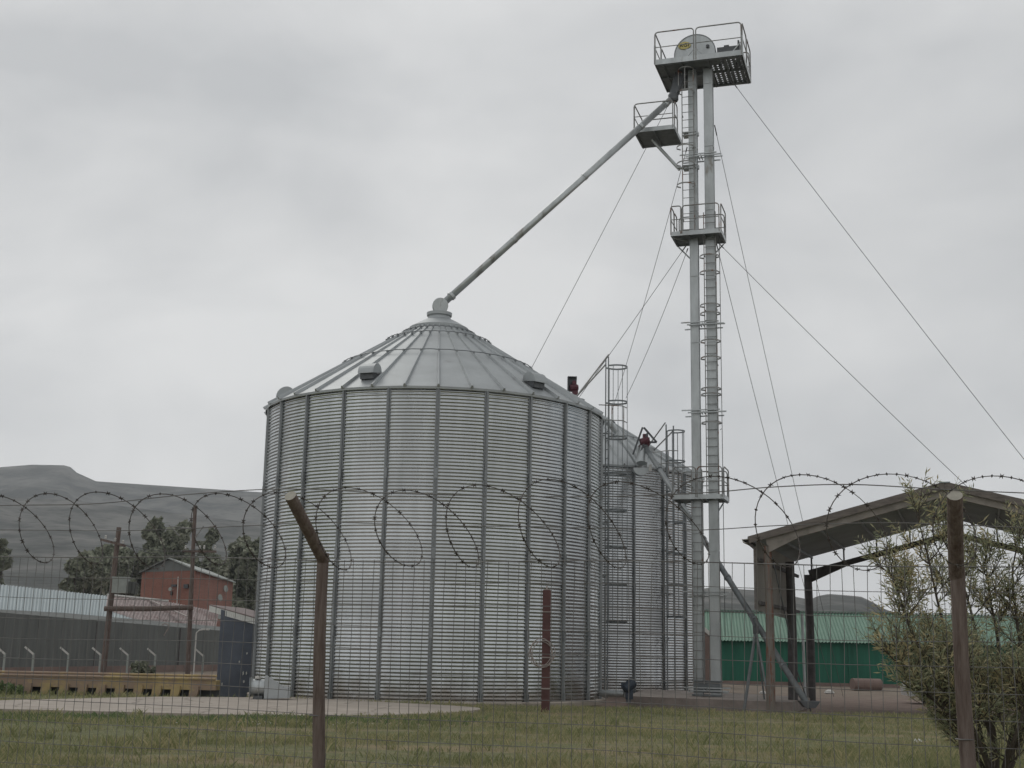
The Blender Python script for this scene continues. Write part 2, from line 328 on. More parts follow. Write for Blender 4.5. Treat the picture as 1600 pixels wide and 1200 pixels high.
_m = M_CONC; _nt = _m.node_tree; _b = _nt.nodes['Principled BSDF']; _src = _b.inputs['Base Color'].links[0].from_socket
_v = _nt.nodes.new('ShaderNodeTexVoronoi'); _v.feature = 'DISTANCE_TO_EDGE'; _v.inputs['Scale'].default_value = 0.55
_t = _nt.nodes.new('ShaderNodeNewGeometry'); _d = _nt.nodes.new('ShaderNodeTexNoise'); _d.inputs['Scale'].default_value = 1.6
_mx = _nt.nodes.new('ShaderNodeMixRGB'); _mx.inputs[0].default_value = 0.35
_nt.links.new(_t.outputs['Position'], _d.inputs['Vector']); _nt.links.new(_t.outputs['Position'], _mx.inputs[1]); _nt.links.new(_d.outputs['Color'], _mx.inputs[2]); _nt.links.new(_mx.outputs[0], _v.inputs['Vector'])
_r = _nt.nodes.new('ShaderNodeMapRange'); _r.inputs[1].default_value = 0.0; _r.inputs[2].default_value = 0.02; _r.inputs[3].default_value = 0.55; _r.inputs[4].default_value = 0.0
_k = _nt.nodes.new('ShaderNodeMixRGB'); _k.inputs[2].default_value = (0.10, 0.085, 0.07, 1)
_nt.links.new(_v.outputs['Distance'], _r.inputs[0]); _nt.links.new(_r.outputs[0], _k.inputs[0]); _nt.links.new(_src, _k.inputs[1]); _nt.links.new(_k.outputs[0], _b.inputs['Base Color'])
# ------------------------------------------------------------------ hills
def hill_mat():
    m = bpy.data.materials.new('scrub_hillside'); m.use_nodes = True; nt = m.node_tree; b = nt.nodes['Principled BSDF']; lk = nt.links.new
    t = nt.nodes.new('ShaderNodeNewGeometry')
    a = nt.nodes.new('ShaderNodeTexNoise'); a.inputs['Scale'].default_value = 0.02; a.inputs['Detail'].default_value = 9; a.inputs['Roughness'].default_value = 0.7
    v = nt.nodes.new('ShaderNodeTexVoronoi'); v.inputs['Scale'].default_value = 0.11
    lk(t.outputs['Position'], a.inputs['Vector']); lk(t.outputs['Position'], v.inputs['Vector'])
    r = nt.nodes.new('ShaderNodeValToRGB'); r.color_ramp.elements[0].position = 0.42; r.color_ramp.elements[0].color = (0.062, 0.066, 0.062, 1)
    r.color_ramp.elements[1].position = 0.60; r.color_ramp.elements[1].color = (0.15, 0.147, 0.138, 1)
    mx = nt.nodes.new('ShaderNodeMixRGB'); mx.blend_type = 'MULTIPLY'; mx.inputs[0].default_value = 0.75
    r2 = nt.nodes.new('ShaderNodeValToRGB'); r2.color_ramp.elements[0].color = (0.35, 0.4, 0.35, 1); r2.color_ramp.elements[1].position = 0.38; r2.color_ramp.elements[1].color = (1.15, 1.15, 1.12, 1)
    lk(v.outputs['Distance'], r2.inputs[0]); lk(a.outputs[0], r.inputs[0]); lk(r.outputs[0], mx.inputs[1]); lk(r2.outputs[0], mx.inputs[2]); lk(mx.outputs[0], b.inputs['Base Color'])
    b.inputs['Roughness'].default_value = 1.0; b.inputs['Specular IOR Level'].default_value = 0.1
    return m
M_HILL = hill_mat()
def interp(pts, x):
    for (a, b), (c, d) in zip(pts, pts[1:]):
        if a <= x <= c: return b + (d - b) * (x - a) / (c - a)
    return pts[0][1] if x < pts[0][0] else pts[-1][1]
def hill(name, sil, y0, y1, rows=26, step=5, power=1.5, rough=1.0):
    x0, x1 = sil[0][0], sil[-1][0]; n = int((x1 - x0) / step) + 1; mb = MB()
    for j in range(rows + 6):
        for i in range(n):
            px = x0 + i * step; top = P(px, interp(sil, px), y1); xr = top.x / y1
            if j <= rows:
                t = j / rows; Y = y0 + (y1 - y0) * t; Z = -3 + (top.z + 3) * t ** power
            else:
                t = 1; Y = y1 + (j - rows) * (y1 - y0) * 0.05; Z = top.z - (j - rows) ** 1.5 * 0.06 * top.z
            X = xr * Y
            k = noise.fractal(Vector((X * 0.006, Y * 0.006, 1.3)), 1.0, 2.0, 5) * (top.z * 0.13) * rough * t * (1 - t ** 8)
            mb.v.append((X, Y, Z + k))
    for j in range(rows + 5):
        for i in range(n - 1): mb.f.append((j * n + i, j * n + i + 1, (j + 1) * n + i + 1, (j + 1) * n + i))
    mb.m = [0] * len(mb.f)
    return tag(mb.build(name, M_HILL, smooth=True), kind='structure')
hill('mesa_hill', [(-500, 770), (-250, 742), (0, 730), (50, 726), (100, 727), (111, 730), (119, 738), (150, 752), (210, 756), (300, 762), (405, 769), (560, 782), (760, 810), (900, 880), (960, 960)], 420, 1500, power=1.5)
hill('near_hillside', [(-500, 800), (-200, 790), (0, 776), (120, 782), (260, 800), (420, 820), (600, 850), (760, 900), (860, 960)], 240, 850, power=1.25)
hill('low_ridge', [(980, 960), (1060, 925), (1110, 918), (1180, 922), (1230, 930), (1266, 937), (1278, 931), (1296, 928), (1345, 932), (1362, 940), (1385, 953), (1420, 964), (1500, 975), (1650, 985), (1800, 995)], 260, 620, step=6, power=1.3, rough=0.7)

# ------------------------------------------------------------------ silos
SR, SH = 5.47, 8.86
def make_silo(name, label, c, base, off_deg, vents, ladder):
    root = thing(name, label, 'silo', (c[0], c[1], base))
    N = 24; off = radians(off_deg)
    def pt(r, th, z): return Vector((r * sin(th), -r * cos(th), z))
    # corrugated wall: 87 rings of sheet corrugation, facets between stiffeners stay round
    mb = MB(); rows = 87 * 8; cols = 144
    for j in range(rows + 1):
        z = SH * j / rows; seam = (j / 88.0) % 1.0
        r = SR + 0.0105 * cos(2 * pi * j / 8) + (0.004 if int(z / 1.118) % 2 else 0)
        for i in range(cols):
            th = off + 2 * pi * i / cols; mb.v.append(pt(r, th, z))
    for j in range(rows):
        for i in range(cols): mb.f.append((j * cols + i, j * cols + (i + 1) % cols, (j + 1) * cols + (i + 1) % cols, (j + 1) * cols + i))
    rs = random.Random(int(off_deg * 100)); sheets = {}
    for j in range(rows):
        rg = j // 88
        for i in range(cols):
            key = (rg, ((i + 6 * (rg % 2)) % cols) // 12); sheets.setdefault(key, rs.choice((0, 0, 1, 1, 2, 3))); mb.m.append(sheets[key])
    w = mb.build('wall', M_WALLS, root, smooth=True)
    for i in range(N):
        th = off + radians(15) * i; q = MB(); a = Vector((cos(th), sin(th), 0)); o = Vector((sin(th), -cos(th), 0))
        prof = [(x_ * 0.86, y_) for x_, y_ in [(-0.075, 0.012), (-0.075, 0.02), (-0.04, 0.022), (-0.028, 0.075), (-0.008, 0.08), (0.0, 0.066), (0.008, 0.08), (0.028, 0.075), (0.04, 0.022), (0.075, 0.02), (0.075, 0.012)]]
        q.prism([a * x + o * (SR + y) + Vector((0, 0, 0.02)) for x, y in prof], (0, 0, SH - 0.03))
        for fi in (6, 7): q.m[fi] = 1
        for zz in (1.9, 4.1, 6.35): q.box(o * (SR + 0.06) + Vector((0, 0, zz)), (0.085, 0.05, 0.30), rz=th)
        for s in (-1, 1): q.box(o * (SR + 0.035) + a * s * 0.06 + Vector((0, 0, 0.13)), (0.02, 0.06, 0.24), rz=th)
        q.build('stiffener', [M_STIFF, M_GALV], root)
    q = MB(); q.lathe((0, 0, 0), [(SR + 0.13, -0.12), (SR + 0.15, 0.0), (SR + 0.1, 0.03), (SR - 0.05, 0.035)], 96); q.build('concrete_ring', M_CONC, root)
    # roof: 36 ribbed panels
    re, rt, ze, ztop = SR + 0.10, 0.42, SH + 0.02, SH + 3.36
    slope = (ztop - ze) / (re - rt)
    def rz_(r): return ze + (re - r) * slope
    mb = MB(); n36 = 36; rin = 0.95
    nrm = Vector((sin(atan2(slope, 1)), 0, cos(atan2(slope, 1))))
    for i in range(n36):
        t0, t1 = off + radians(10) * i, off + radians(10) * (i + 1)
        steps = 9
        for s in range(steps):
            ra, rb = re + (rin - re) * s / steps, re + (rin - re) * (s + 1) / steps
            mb.add([pt(ra, t0, rz_(ra)), pt(ra, t1, rz_(ra)), pt(rb, t1, rz_(rb)), pt(rb, t0, rz_(rb))], [(0, 1, 2, 3)])
        # rib: raised tapering seam
        a = Vector((cos(t0), sin(t0), 0)); up = Vector((sin(t0) * nrm.x, -cos(t0) * nrm.x, nrm.z)); vs = []
        for r, wd, h in ((re + 0.03, 0.050, 0.085), (rin, 0.018, 0.04)):
            p = pt(r, t0, rz_(r))
            vs += [p - a * wd, p - a * wd * 0.45 + up * h, p + a * wd * 0.45 + up * h, p + a * wd]
        mb.add(vs, [(0, 1, 5, 4), (1, 2, 6, 5), (2, 3, 7, 6), (0, 3, 2, 1)])
        # eave flashing
        mb.add([pt(re, t0, rz_(re)), pt(re, t1, rz_(re)), pt(re - 0.01, t1, rz_(re) - 0.07), pt(re - 0.01, t0, rz_(re) - 0.07)], [(0, 1, 2, 3)])
    # soffit closing the eave
    for i in range(n36):
        t0 = off + radians(10) * i; p = pt(re + 0.034, t0, rz_(re) + 0.035); mb.box(p, (0.055, 0.012, 0.07), 1, rz=t0)
    mb.build('roof', [M_ROOF, M_DARKST], root)
    for i in range(1):
        q = MB(); q.lathe((0, 0, 0), [(rin + 0.04, rz_(rin) - 0.02), (rin + 0.05, rz_(rin) + 0.07), (0.62, rz_(0.62) + 0.08), (0.40, rz_(0.36) + 0.02), (0.37, rz_(0.36) + 0.12), (0.42, rz_(0.36) + 0.14), (0.43, rz_(0.36) + 0.24), (0.28, rz_(0.36) + 0.27)], 48)
        q.build('roof_collar', M_ROOF, root, smooth=False)
    for rr, wob in ((1.22, 0.06), (1.75, 0.10), (3.2, 0.10)):
        q = MB(); pts = [pt(rr, off + radians(5) * k, rz_(rr) + wob + 0.012 * (k % 2)) for k in range(72)]
        q.tube(pts, 0.016, 5, closed=True)
        for k in range(36):
            t0 = off + radians(10) * k; q.box(pt(rr, t0, rz_(rr) + wob * 0.6), (0.045, 0.07, wob * 1.1), rz=t0)
        q.build('roof_hoop', M_STIFF, root)
    for vd in vents:
        th = radians(vd); a = Vector((cos(th), sin(th), 0)); o = Vector((sin(th), -cos(th), 0)); q = MB(); R0 = 0.29; c0 = pt(4.93, th, rz_(4.93) + 0.12)
        arc = []
        for k in range(13):
            t = pi * k / 12; arc.append(c0 + o * (R0 * cos(t) + 0.02) + Vector((0, 0, R0 * sin(t))) - Vector((0, 0, slope * R0 * cos(t) * 0.25)))
        q.prism([p - a * 0.25 for p in arc], a * 0.50)
        v = q.build('roof_vent', M_ROOF, root)
        d = MB(); d.box(c0 + o * 0.05 - Vector((0, 0, 0.11)), (0.42, 0.34, 0.2), rz=th); d.build('vent_neck', M_DARKST, v)
    # inlet drum on the cap
    # outside ladder with cage
    th, ztop_l, zcage, post_h = ladder
    th = radians(th); a = Vector((cos(th), sin(th), 0)); o = Vector((sin(th), -cos(th), 0)); r0 = SR + 0.30
    q = MB()
    for s in (-1, 1): q.beam(o * r0 + a * s * 0.21, o * r0 + a * s * 0.21 + Vector((0, 0, ztop_l)), 0.05, 0.03, up=o)
    k = 0.3
    while k < SH + 0.3:
        q.tube([o * r0 - a * 0.21 + Vector((0, 0, k)), o * r0 + a * 0.21 + Vector((0, 0, k))], 0.012, 5); k += 0.3
    for zz in (0.5, 2.2, 3.9, 5.6, 7.3, 8.6):
        for s in (-1, 1): q.beam(o * (SR) + a * s * 0.21 + Vector((0, 0, zz)), o * r0 + a * s * 0.21 + Vector((0, 0, zz)), 0.03, 0.03)
    q.build('ladder', M_DULL, root)
    q = MB(); cage = []
    def cpt(t, z): return o * (r0 + 0.34 - 0.36 * cos(t)) + a * 0.35 * sin(t) + Vector((0, 0, z)) if t > 0.6 and t < 2 * pi - 0.6 else o * r0 + a * (0.21 if t < pi else -0.21) + Vector((0, 0, z))
    zz = ztop_l - 0.3; hoops = []
    while zz > zcage: hoops.append(zz); zz -= 1.22
    hoops.append(zcage)
    for h in hoops:
        ang = [0.0] + lin(0.7, 2 * pi - 0.7, 15) + [2 * pi]
        pts = [cpt(t if t else 0.0, h) for t in ang]
        for p1, p2 in zip(pts, pts[1:]): q.beam(p1, p2, 0.010, 0.055)
    for t in (1.0, 1.9, pi, 2 * pi - 1.9, 2 * pi - 1.0):
        p = cpt(t, 0); q.beam(p + Vector((0, 0, zcage)), p + Vector((0, 0, hoops[0])), 0.03, 0.015, up=o)
    q.build('ladder_cage', M_DULL, root)
    # landing guard rail at the eave and hand rails up to the roof hatch
    q = MB(); base_p = o * (r0 + 0.05)
    for zz in (SH + 0.15, SH + 0.65):
        q.tube([o * (SR - 0.1) - a * 0.55 + Vector((0, 0, zz)), base_p + o * 0.35 - a * 0.55 + Vector((0, 0, zz)), base_p + o * 0.6 - a * 0.2 + Vector((0, 0, zz))], 0.018, 5)
    for dd in (0.0, 0.4): q.tube([base_p + o * dd - a * 0.55 + Vector((0, 0, SH - 0.5)), base_p + o * dd - a * 0.55 + Vector((0, 0, SH + 0.65))], 0.018, 5)
    for s in (-1, 1):
        q.tube([o * r0 + a * s * 0.25 + Vector((0, 0, ztop_l - 0.05 - 0.12 * s)), o * (r0 - 1.15) + a * s * 0.22 + Vector((0, 0, rz_(r0 - 1.15) + 0.25))], 0.028, 5)
    q.build('guard_rail', M_RAIL, root)
    hm = MB(); hm.box(o * (SR - 1.1) + Vector((0, 0, rz_(SR - 1.1) + 0.12)), (0.55, 0.6, 0.18), rz=th); hm.build('roof_hatch', M_ROOF, root)
    return root, rz_
s1c = (-2.487, 41.742); s2c = (2.80, 55.5)
silo1, rzf = make_silo('grain_silo', 'largest corrugated steel grain silo standing nearest, fed by the long spout', s1c, 0.0, 3.78, (-20.5, 40, -82, 100, 160, 220), (98, 11.25, 2.4, 1))
silo2, _ = make_silo('grain_silo', 'further corrugated steel grain silo half hidden behind the nearest one, beside the tower', s2c, -0.2, 7.6, (-60, 0, 120, 180, 240), (38.7, 10.65, 3.0, 1))
# drum that ends the spout on the near silo's cap: parts of the spout pipe below

# ------------------------------------------------------------------ bucket elevator tower
TX, TY, TRZ = 6.70, 44.0, radians(-17.5)
tower = thing('bucket_elevator', 'tall twin-leg galvanised bucket elevator tower with railed platforms beside the silos', 'elevator tower', (TX, TY, 0.05), TRZ)
TM = Matrix.Translation((TX, TY, 0.05)) @ Matrix.Rotation(TRZ, 4, 'Z')
def W(u, v, z): return TM @ Vector((u, v, z))
ZTOP = 22.5
UL, UR = -0.25, 0.33
for nm, u, wd in (('leg_casing', UL, 0.25), ('leg_casing', UR, 0.28)):
    q = MB(); q.box((u, 0, (0.0 + ZTOP) / 2), (wd, 0.24, ZTOP))
    z = 2.4
    while z < ZTOP: q.box((u, 0, z), (wd + 0.045, 0.285, 0.045)); z += 2.44
    for s in (-1, 1):
        q.box((u + s * (wd / 2 + 0.012), -0.12, ZTOP / 2), (0.024, 0.03, ZTOP - 0.02)); q.box((u + s * (wd / 2 + 0.012), 0.12, ZTOP / 2), (0.024, 0.03, ZTOP - 0.02))
    q.build(nm, M_GALV, tower)
q = MB(); q.box((0.04, 0, 0.30), (0.9, 0.30, 0.36)); q.box((0.04, 0, 0.50), (1.0, 0.36, 0.03)); q.box((0.04, 0, 0.04), (1.0, 0.40, 0.05))
q.build('boot', M_DULL, tower)
for py in (246, 508, 645, 928, 1078):
    z = zt(py) - 0.05; q = MB()
    for dz, vv, ul, ur in ((0.07, -0.2, -0.72, 0.62), (-0.02, -0.23, -0.50, 0.80), (0.07, 0.22, -0.5, 0.78), (-0.08, 0.22, -0.66, 0.7)):
        q.box(((ul + ur) / 2, vv, z + dz), (ur - ul, 0.04, 0.04))
    for u in (-0.05, 0.05): q.box((u, 0, z), (0.03, 0.5, 0.04))
    q.build('tie_bracket', M_GALV, tower)

q = MB(); q.tube([(0.66, -0.05, 16.0), (0.66, -0.05, 2.0)], 0.012, 5); q.tube([(0.60, -0.12, 9.0), (0.66, -0.05, 9.05)], 0.012, 5); q.build('conduit', M_CABLE, tower)
def rail_panel(q, p, c, h=1.05, r=0.022, mid=True, kn=True, brace=False):
    """one bent-pipe rail panel between two floor points"""
    p, c = Vector(p), Vector(c); d = (c - p); Ln = d.length; d.normalize(); up = Vector((0, 0, 1)); k = min(0.12, Ln * 0.2)
    pts = [p, p + up * (h - k)] + [p + d * (k - k * cos(t)) + up * (h - k + k * sin(t)) for t in (0.5, 1.05)] + [p + d * k + up * h, c - d * k + up * h] + [c - d * (k - k * cos(t)) + up * (h - k + k * sin(t)) for t in (1.05, 0.5)] + [c + up * (h - k), c]
    q.tube(pts, r, 6)
    if mid: q.tube([p + up * h * 0.52, c + up * h * 0.52], r * 0.75, 5)
def platform(name, u0, u1, v0, v1, z, rails, matr=M_GALV, thick=0.12, h=1.05, holes=None):
    deck = MB(); uc, vc = (u0 + u1) / 2, (v0 + v1) / 2
    deck.box((uc, vc, z), (u1 - u0 - 0.04, v1 - v0 - 0.04, 0.03))
    # joists under the deck
    n = max(2, int((u1 - u0) / 0.55))
    for i in range(n + 1):
        u = u0 + 0.05 + (u1 - u0 - 0.1) * i / n; deck.box((u, vc, z - 0.055), (0.05, v1 - v0 - 0.08, 0.08))
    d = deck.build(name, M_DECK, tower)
    t = MB(); tb = 0.16
    t.box((uc, v0, z + 0.02), (u1 - u0, 0.02, tb)); t.box((uc, v1, z + 0.02), (u1 - u0, 0.02, tb)); t.box((u0, vc, z + 0.02), (0.02, v1 - v0 - 0.02, tb)); t.box((u1, vc, z + 0.02), (0.02, v1 - v0 - 0.02, tb))
    t.build('toe_board', M_GALV, d)
    for (a, b) in rails:
        q = MB(); rail_panel(q, (a[0], a[1], z), (b[0], b[1], z), h)
        q.build('guard_rail', M_RAIL, d)
    return d
# top platform: left part sheet, right part punched plate
def punched(u0, u1, v0, v1, z, q, pitch=0.17):
    nu, nv = int((u1 - u0) / pitch), int((v1 - v0) / pitch)
    for i in range(nu):
        for j in range(nv):
            a, b = u0 + (u1 - u0) * i / nu, v0 + (v1 - v0) * j / nv; c, d = (u1 - u0) / nu, (v1 - v0) / nv
            cx, cy = a + c / 2, b + d / 2; r = 0.042 if (i + j) % 2 else 0.034
            o8 = [(cx + r * cos(radians(45 + 90 * k)), cy + r * sin(radians(45 + 90 * k)), z) for k in range(4)]
            c4 = [(a + c, b + d, z), (a, b + d, z), (a, b, z), (a + c, b, z)]
            q.add(o8 + c4, [(0, 1, 5, 4), (1, 2, 6, 5), (2, 3, 7, 6), (3, 0, 4, 7)])
PU0, PU1, PV0, PV1 = -1.48, 1.70, -0.93, 1.53
q = MB(); usplit = 0.42
q.box(((PU0 + usplit) / 2, (PV0 + PV1) / 2, ZTOP + 0.05), (usplit - PU0, PV1 - PV0 - 0.04, 0.02))
punched(usplit + 0.01, PU1 - 0.02, PV0 + 0.02, PV1 - 0.02, ZTOP + 0.05, q)
for u in (-1.2, -0.55, 0.42, 1.05, 1.62): q.box((u, (PV0 + PV1) / 2, ZTOP - 0.01), (0.05, PV1 - PV0 - 0.06, 0.09))
for v in (-0.85, 0.3, 1.45): q.box(((PU0 + PU1) / 2, v, ZTOP - 0.015), (PU1 - PU0 - 0.1, 0.05, 0.07))
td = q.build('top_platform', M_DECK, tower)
q = MB(); uc, vc = (PU0 + PU1) / 2, (PV0 + PV1) / 2
q.box((uc, PV0, ZTOP + 0.07), (PU1 - PU0, 0.02, 0.2)); q.box((uc, PV1, ZTOP + 0.07), (PU1 - PU0, 0.02, 0.2)); q.box((PU0, vc, ZTOP + 0.07), (0.02, PV1 - PV0 - 0.02, 0.2)); q.box((PU1, vc, ZTOP + 0.07), (0.02, PV1 - PV0 - 0.02, 0.2))
q.build('toe_board', M_GALV, td)
for a, b in (((PU0, PV0), (-0.05, PV0)), ((0.03, PV0), (PU1 - 0.03, PV0)), ((PU1, PV0 + 0.05), (PU1, 0.3)), ((PU1, 0.37), (PU1, PV1)), ((PU0, PV0 + 0.05), (PU0, 0.28)), ((PU0, 0.36), (PU0, PV1)), ((PU0 + 0.05, PV1), (0.05, PV1)), ((0.15, PV1), (PU1 - 0.05, PV1))):
    q = MB(); rail_panel(q, (a[0], a[1], ZTOP), (b[0], b[1], ZTOP), 1.25, 0.024)
    q.build('guard_rail', M_RAIL, td)
for u, v in ((PU0, PV0), (-0.01, PV0), (PU1 - 0.01, PV0)):
    q = MB(); q.box((u, v + 0.03, ZTOP + 0.38), (0.075, 0.05, 0.72)); q.build('rail_post', M_GALV, td)
for u, s in ((-0.01, 1), (-0.01, -1), (PU1 - 0.05, -1)):
    q = MB(); q.beam((u, PV0 + 0.05, ZTOP + 0.5), (u + s * 0.42, PV0 + 0.1, ZTOP + 0.06), 0.03, 0.03); q.build('rail_brace', M_GALV, td)
# head: half round hood with disc face, sign, motor
HZ = ZTOP + 0.40; HR = 0.76
q = MB(); arc = []
for k in range(25):
    t = pi * k / 24; arc.append(Vector((-0.12 + HR * cos(t), -0.22, HZ + 0.18 + HR * sin(t))))
arc = [Vector((-0.12 + HR, -0.22, HZ))] + arc + [Vector((-0.12 - HR, -0.22, HZ))]
q.prism(arc, (0, 0.48, 0)); hood = q.build('head_hood', M_GALV, tower)
q = MB(); q.tube([p + Vector((0, -0.005, 0)) for p in arc], 0.02, 5); q.build('hood_rim', M_STIFF, hood)
q = MB(); q.box((-0.28, -0.235, HZ + 0.24), (0.34, 0.02, 0.32)); q.build('inspection_door', M_GALV, hood)
q = MB(); q.box((0.0, 0.02, HZ - 0.05), (1.7, 0.6, 0.10)); q.box((-0.12, 0.02, HZ - 0.22), (0.9, 0.42, 0.3)); q.box((-0.66, -0.2, HZ + 0.03), (0.75, 0.2, 0.06)); q.build('head_frame', M_DARKST, tower)
q = MB(); q.lathe((-0.50, -0.245, HZ + 0.54), [(0.235, 0.0), (0.235, 0.015)], 28, axis=(0, -1, 0))
sgn = q.build('sign', M_SIGN, hood); sgn.location = (0, 0, 0)
for v in sgn.data.vertices: v.co.z = (v.co.z - (HZ + 0.54)) * 0.62 + HZ + 0.54
tcurve = bpy.data.curves.new('lettering', 'FONT'); tcurve.body = 'AGI'; tcurve.size = 0.21; tcurve.align_x = 'CENTER'; tcurve.align_y = 'CENTER'; tcurve.extrude = 0.003; tcurve.space_character = 1.12; tcurve.offset = 0.001
to = bpy.data.objects.new('lettering', tcurve); COL.objects.link(to); bpy.context.view_layer.update()
lm = bpy.data.meshes.new_from_object(to); bpy.data.objects.remove(to)
lo = bpy.data.objects.new('lettering', lm); COL.objects.link(lo); lm.materials.clear(); lm.materials.append(M_BLACK)
lo.parent = sgn; lo.location = (-0.50, -0.268, HZ + 0.54); lo.rotation_euler = (pi / 2, 0, 0)
q = MB(); q.lathe((1.1, 0.0, HZ + 0.22), [(0.12, -0.35), (0.14, -0.3), (0.14, 0.3), (0.12, 0.35)], 16, axis=(1, 0, 0)); q.box((1.1, 0, HZ + 0.06), (0.85, 0.4, 0.06)); q.box((0.8, 0, HZ - 0.2), (0.06, 0.4, 0.5)); q.box((1.4, 0, HZ - 0.2), (0.06, 0.4, 0.5)); q.box((1.02, 0.0, HZ + 0.4), (0.18, 0.14, 0.1)); q.box((1.1, -0.1, HZ + 0.2), (0.8, 0.3, 0.2)); q.box((1.48, 0, HZ + 0.25), (0.06, 0.5, 0.5))
q.build('drive_motor', M_DARKST, tower)
q = MB(); q.tube([(0.36, -0.25, HZ + 0.45), (0.36, -0.25, HZ + 0.35)], 0.06, 8); q.build('bearing', M_DARKST, tower)
# discharge chute under the platform to the spout
SPB = P(1052, 152, 43.75)
pl = TM.inverted() @ SPB
q = MB(); tops = [(-0.85, -0.2), (-0.42, -0.2), (-0.42, 0.2), (-0.85, 0.2)]; bots = [(pl.x - 0.14, pl.y - 0.14), (pl.x + 0.14, pl.y - 0.14), (pl.x + 0.14, pl.y + 0.14), (pl.x - 0.14, pl.y + 0.14)]
q.add([(x, y, ZTOP - 0.06) for x, y in tops] + [(x, y, pl.z + 0.05) for x, y in bots], [(0, 1, 5, 4), (1, 2, 6, 5), (2, 3, 7, 6), (3, 0, 4, 7), (0, 3, 2, 1), (4, 5, 6, 7)])
q.lathe((pl.x, pl.y, pl.z), [(0.16, -0.16), (0.19, -0.1), (0.19, 0.08), (0.15, 0.14)], 16); q.build('discharge_chute', M_DARKST, tower)

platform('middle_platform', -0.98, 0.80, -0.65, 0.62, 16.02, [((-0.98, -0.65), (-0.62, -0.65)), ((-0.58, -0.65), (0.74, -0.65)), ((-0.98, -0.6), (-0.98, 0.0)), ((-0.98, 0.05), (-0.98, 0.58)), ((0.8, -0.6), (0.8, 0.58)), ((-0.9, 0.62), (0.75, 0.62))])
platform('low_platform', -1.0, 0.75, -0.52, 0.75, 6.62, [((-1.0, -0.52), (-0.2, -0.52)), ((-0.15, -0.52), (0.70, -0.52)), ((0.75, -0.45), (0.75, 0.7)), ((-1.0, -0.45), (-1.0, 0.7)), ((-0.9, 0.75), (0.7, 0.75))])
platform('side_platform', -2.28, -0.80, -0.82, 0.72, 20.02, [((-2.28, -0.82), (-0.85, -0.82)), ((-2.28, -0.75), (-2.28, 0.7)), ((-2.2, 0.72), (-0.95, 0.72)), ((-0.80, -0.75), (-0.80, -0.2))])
q = MB(); q.tube([(-1.75, -0.1, 19.92), (-0.78, -0.1, 18.72), (-0.45, -0.1, 18.68)], 0.055, 8); q.build('platform_brace', M_GALV, tower)
q = MB(); q.tube([(-1.72, 0.35, 19.92), (-0.78, 0.1, 18.72)], 0.045, 8); q.build('platform_brace', M_GALV, tower)
for z in (18.72, 20.0):
    q = MB(); q.box((-0.36, 0, z + 0.07), (0.5, 0.32, 0.03)); q.box((-0.36, 0, z - 0.05), (0.5, 0.32, 0.03)); q.box((-0.07, 0.0, z), (0.05, 0.12, 0.14)); q.build('clamp', M_GALV, tower)
q = MB(); q.beam((-0.5, 0.0, 15.95), (-0.95, -0.55, 15.95), 0.04, 0.06)
q.build('platform_brace', M_GALV, tower)
for s, t_, z_ in ((-0.9, 0.55, 15.9), (0.72, 0.55, 15.9), (-0.9, 0.0, 6.5), (0.68, 0.0, 6.5)):
    q = MB(); q.tube([(s, t_, z_), (s * 0.4, t_ * 0.2, z_ - 0.65)], 0.027, 6); q.build('platform_brace', M_GALV, tower)

def tower_ladder(uc, v, z0, z1, w=0.42):
    q = MB()
    for s in (-1, 1): q.box((uc + s * w / 2, v, (z0 + z1) / 2), (0.028, 0.045, z1 - z0))
    z = z0 + 0.2
    while z < z1 - 0.05: q.tube([(uc - w / 2, v, z), (uc + w / 2, v, z)], 0.0125, 5); z += 0.30
    z = z0 + 0.6
    while z < z1 - 0.3: q.box((uc - w / 2, v + 0.1, z), (0.03, 0.2, 0.03)); q.box((uc + w / 2, v + 0.1, z), (0.03, 0.2, 0.03)); z += 2.0
    q.build('ladder', M_RAIL, tower)
def cage(uc, v, zs, bars, w=0.42, r=0.33, rot=0.0):
    q = MB()
    for z in zs:
        if not bars: q = MB()
        pts = [(uc - w / 2, v, z)] + [(uc - r * cos(t), v - 0.12 - r * 1.15 * sin(t) if True else 0, z) for t in lin(0, pi, 11)] + [(uc + w / 2, v, z)]
        for a, b in zip(pts, pts[1:]): q.beam(a, b, 0.008, 0.05)
        if not bars: q.build('cage_hoop', M_RAIL, tower)
    if not bars: return
    if bars:
        for t in (0.35, pi / 2, pi - 0.35): q.beam((uc - r * cos(t), v - 0.12 - r * 1.15 * sin(t), zs[-1]), (uc - r * cos(t), v - 0.12 - r * 1.15 * sin(t), zs[0]), 0.03, 0.008, up=(0, 1, 0))
    q.build('ladder_cage', M_RAIL, tower)
tower_ladder(-0.40, -0.24, 16.1, ZTOP - 0.1)
cage(-0.42, -0.26, [ZTOP - 0.12, 21.5], True, r=0.29)
cage(-0.46, -0.26, [19.35, 18.72, 17.9], False)
tower_ladder(0.34, -0.22, 6.7, 16.9)
cage(0.34, -0.14, [15.2, 14.6, 13.4, 13.1, 12.1, 11.5, 10.4, 10.2, 9.2], False, r=0.36)
tower_ladder(-0.20, -0.32, 0.4, 7.6, 0.36)

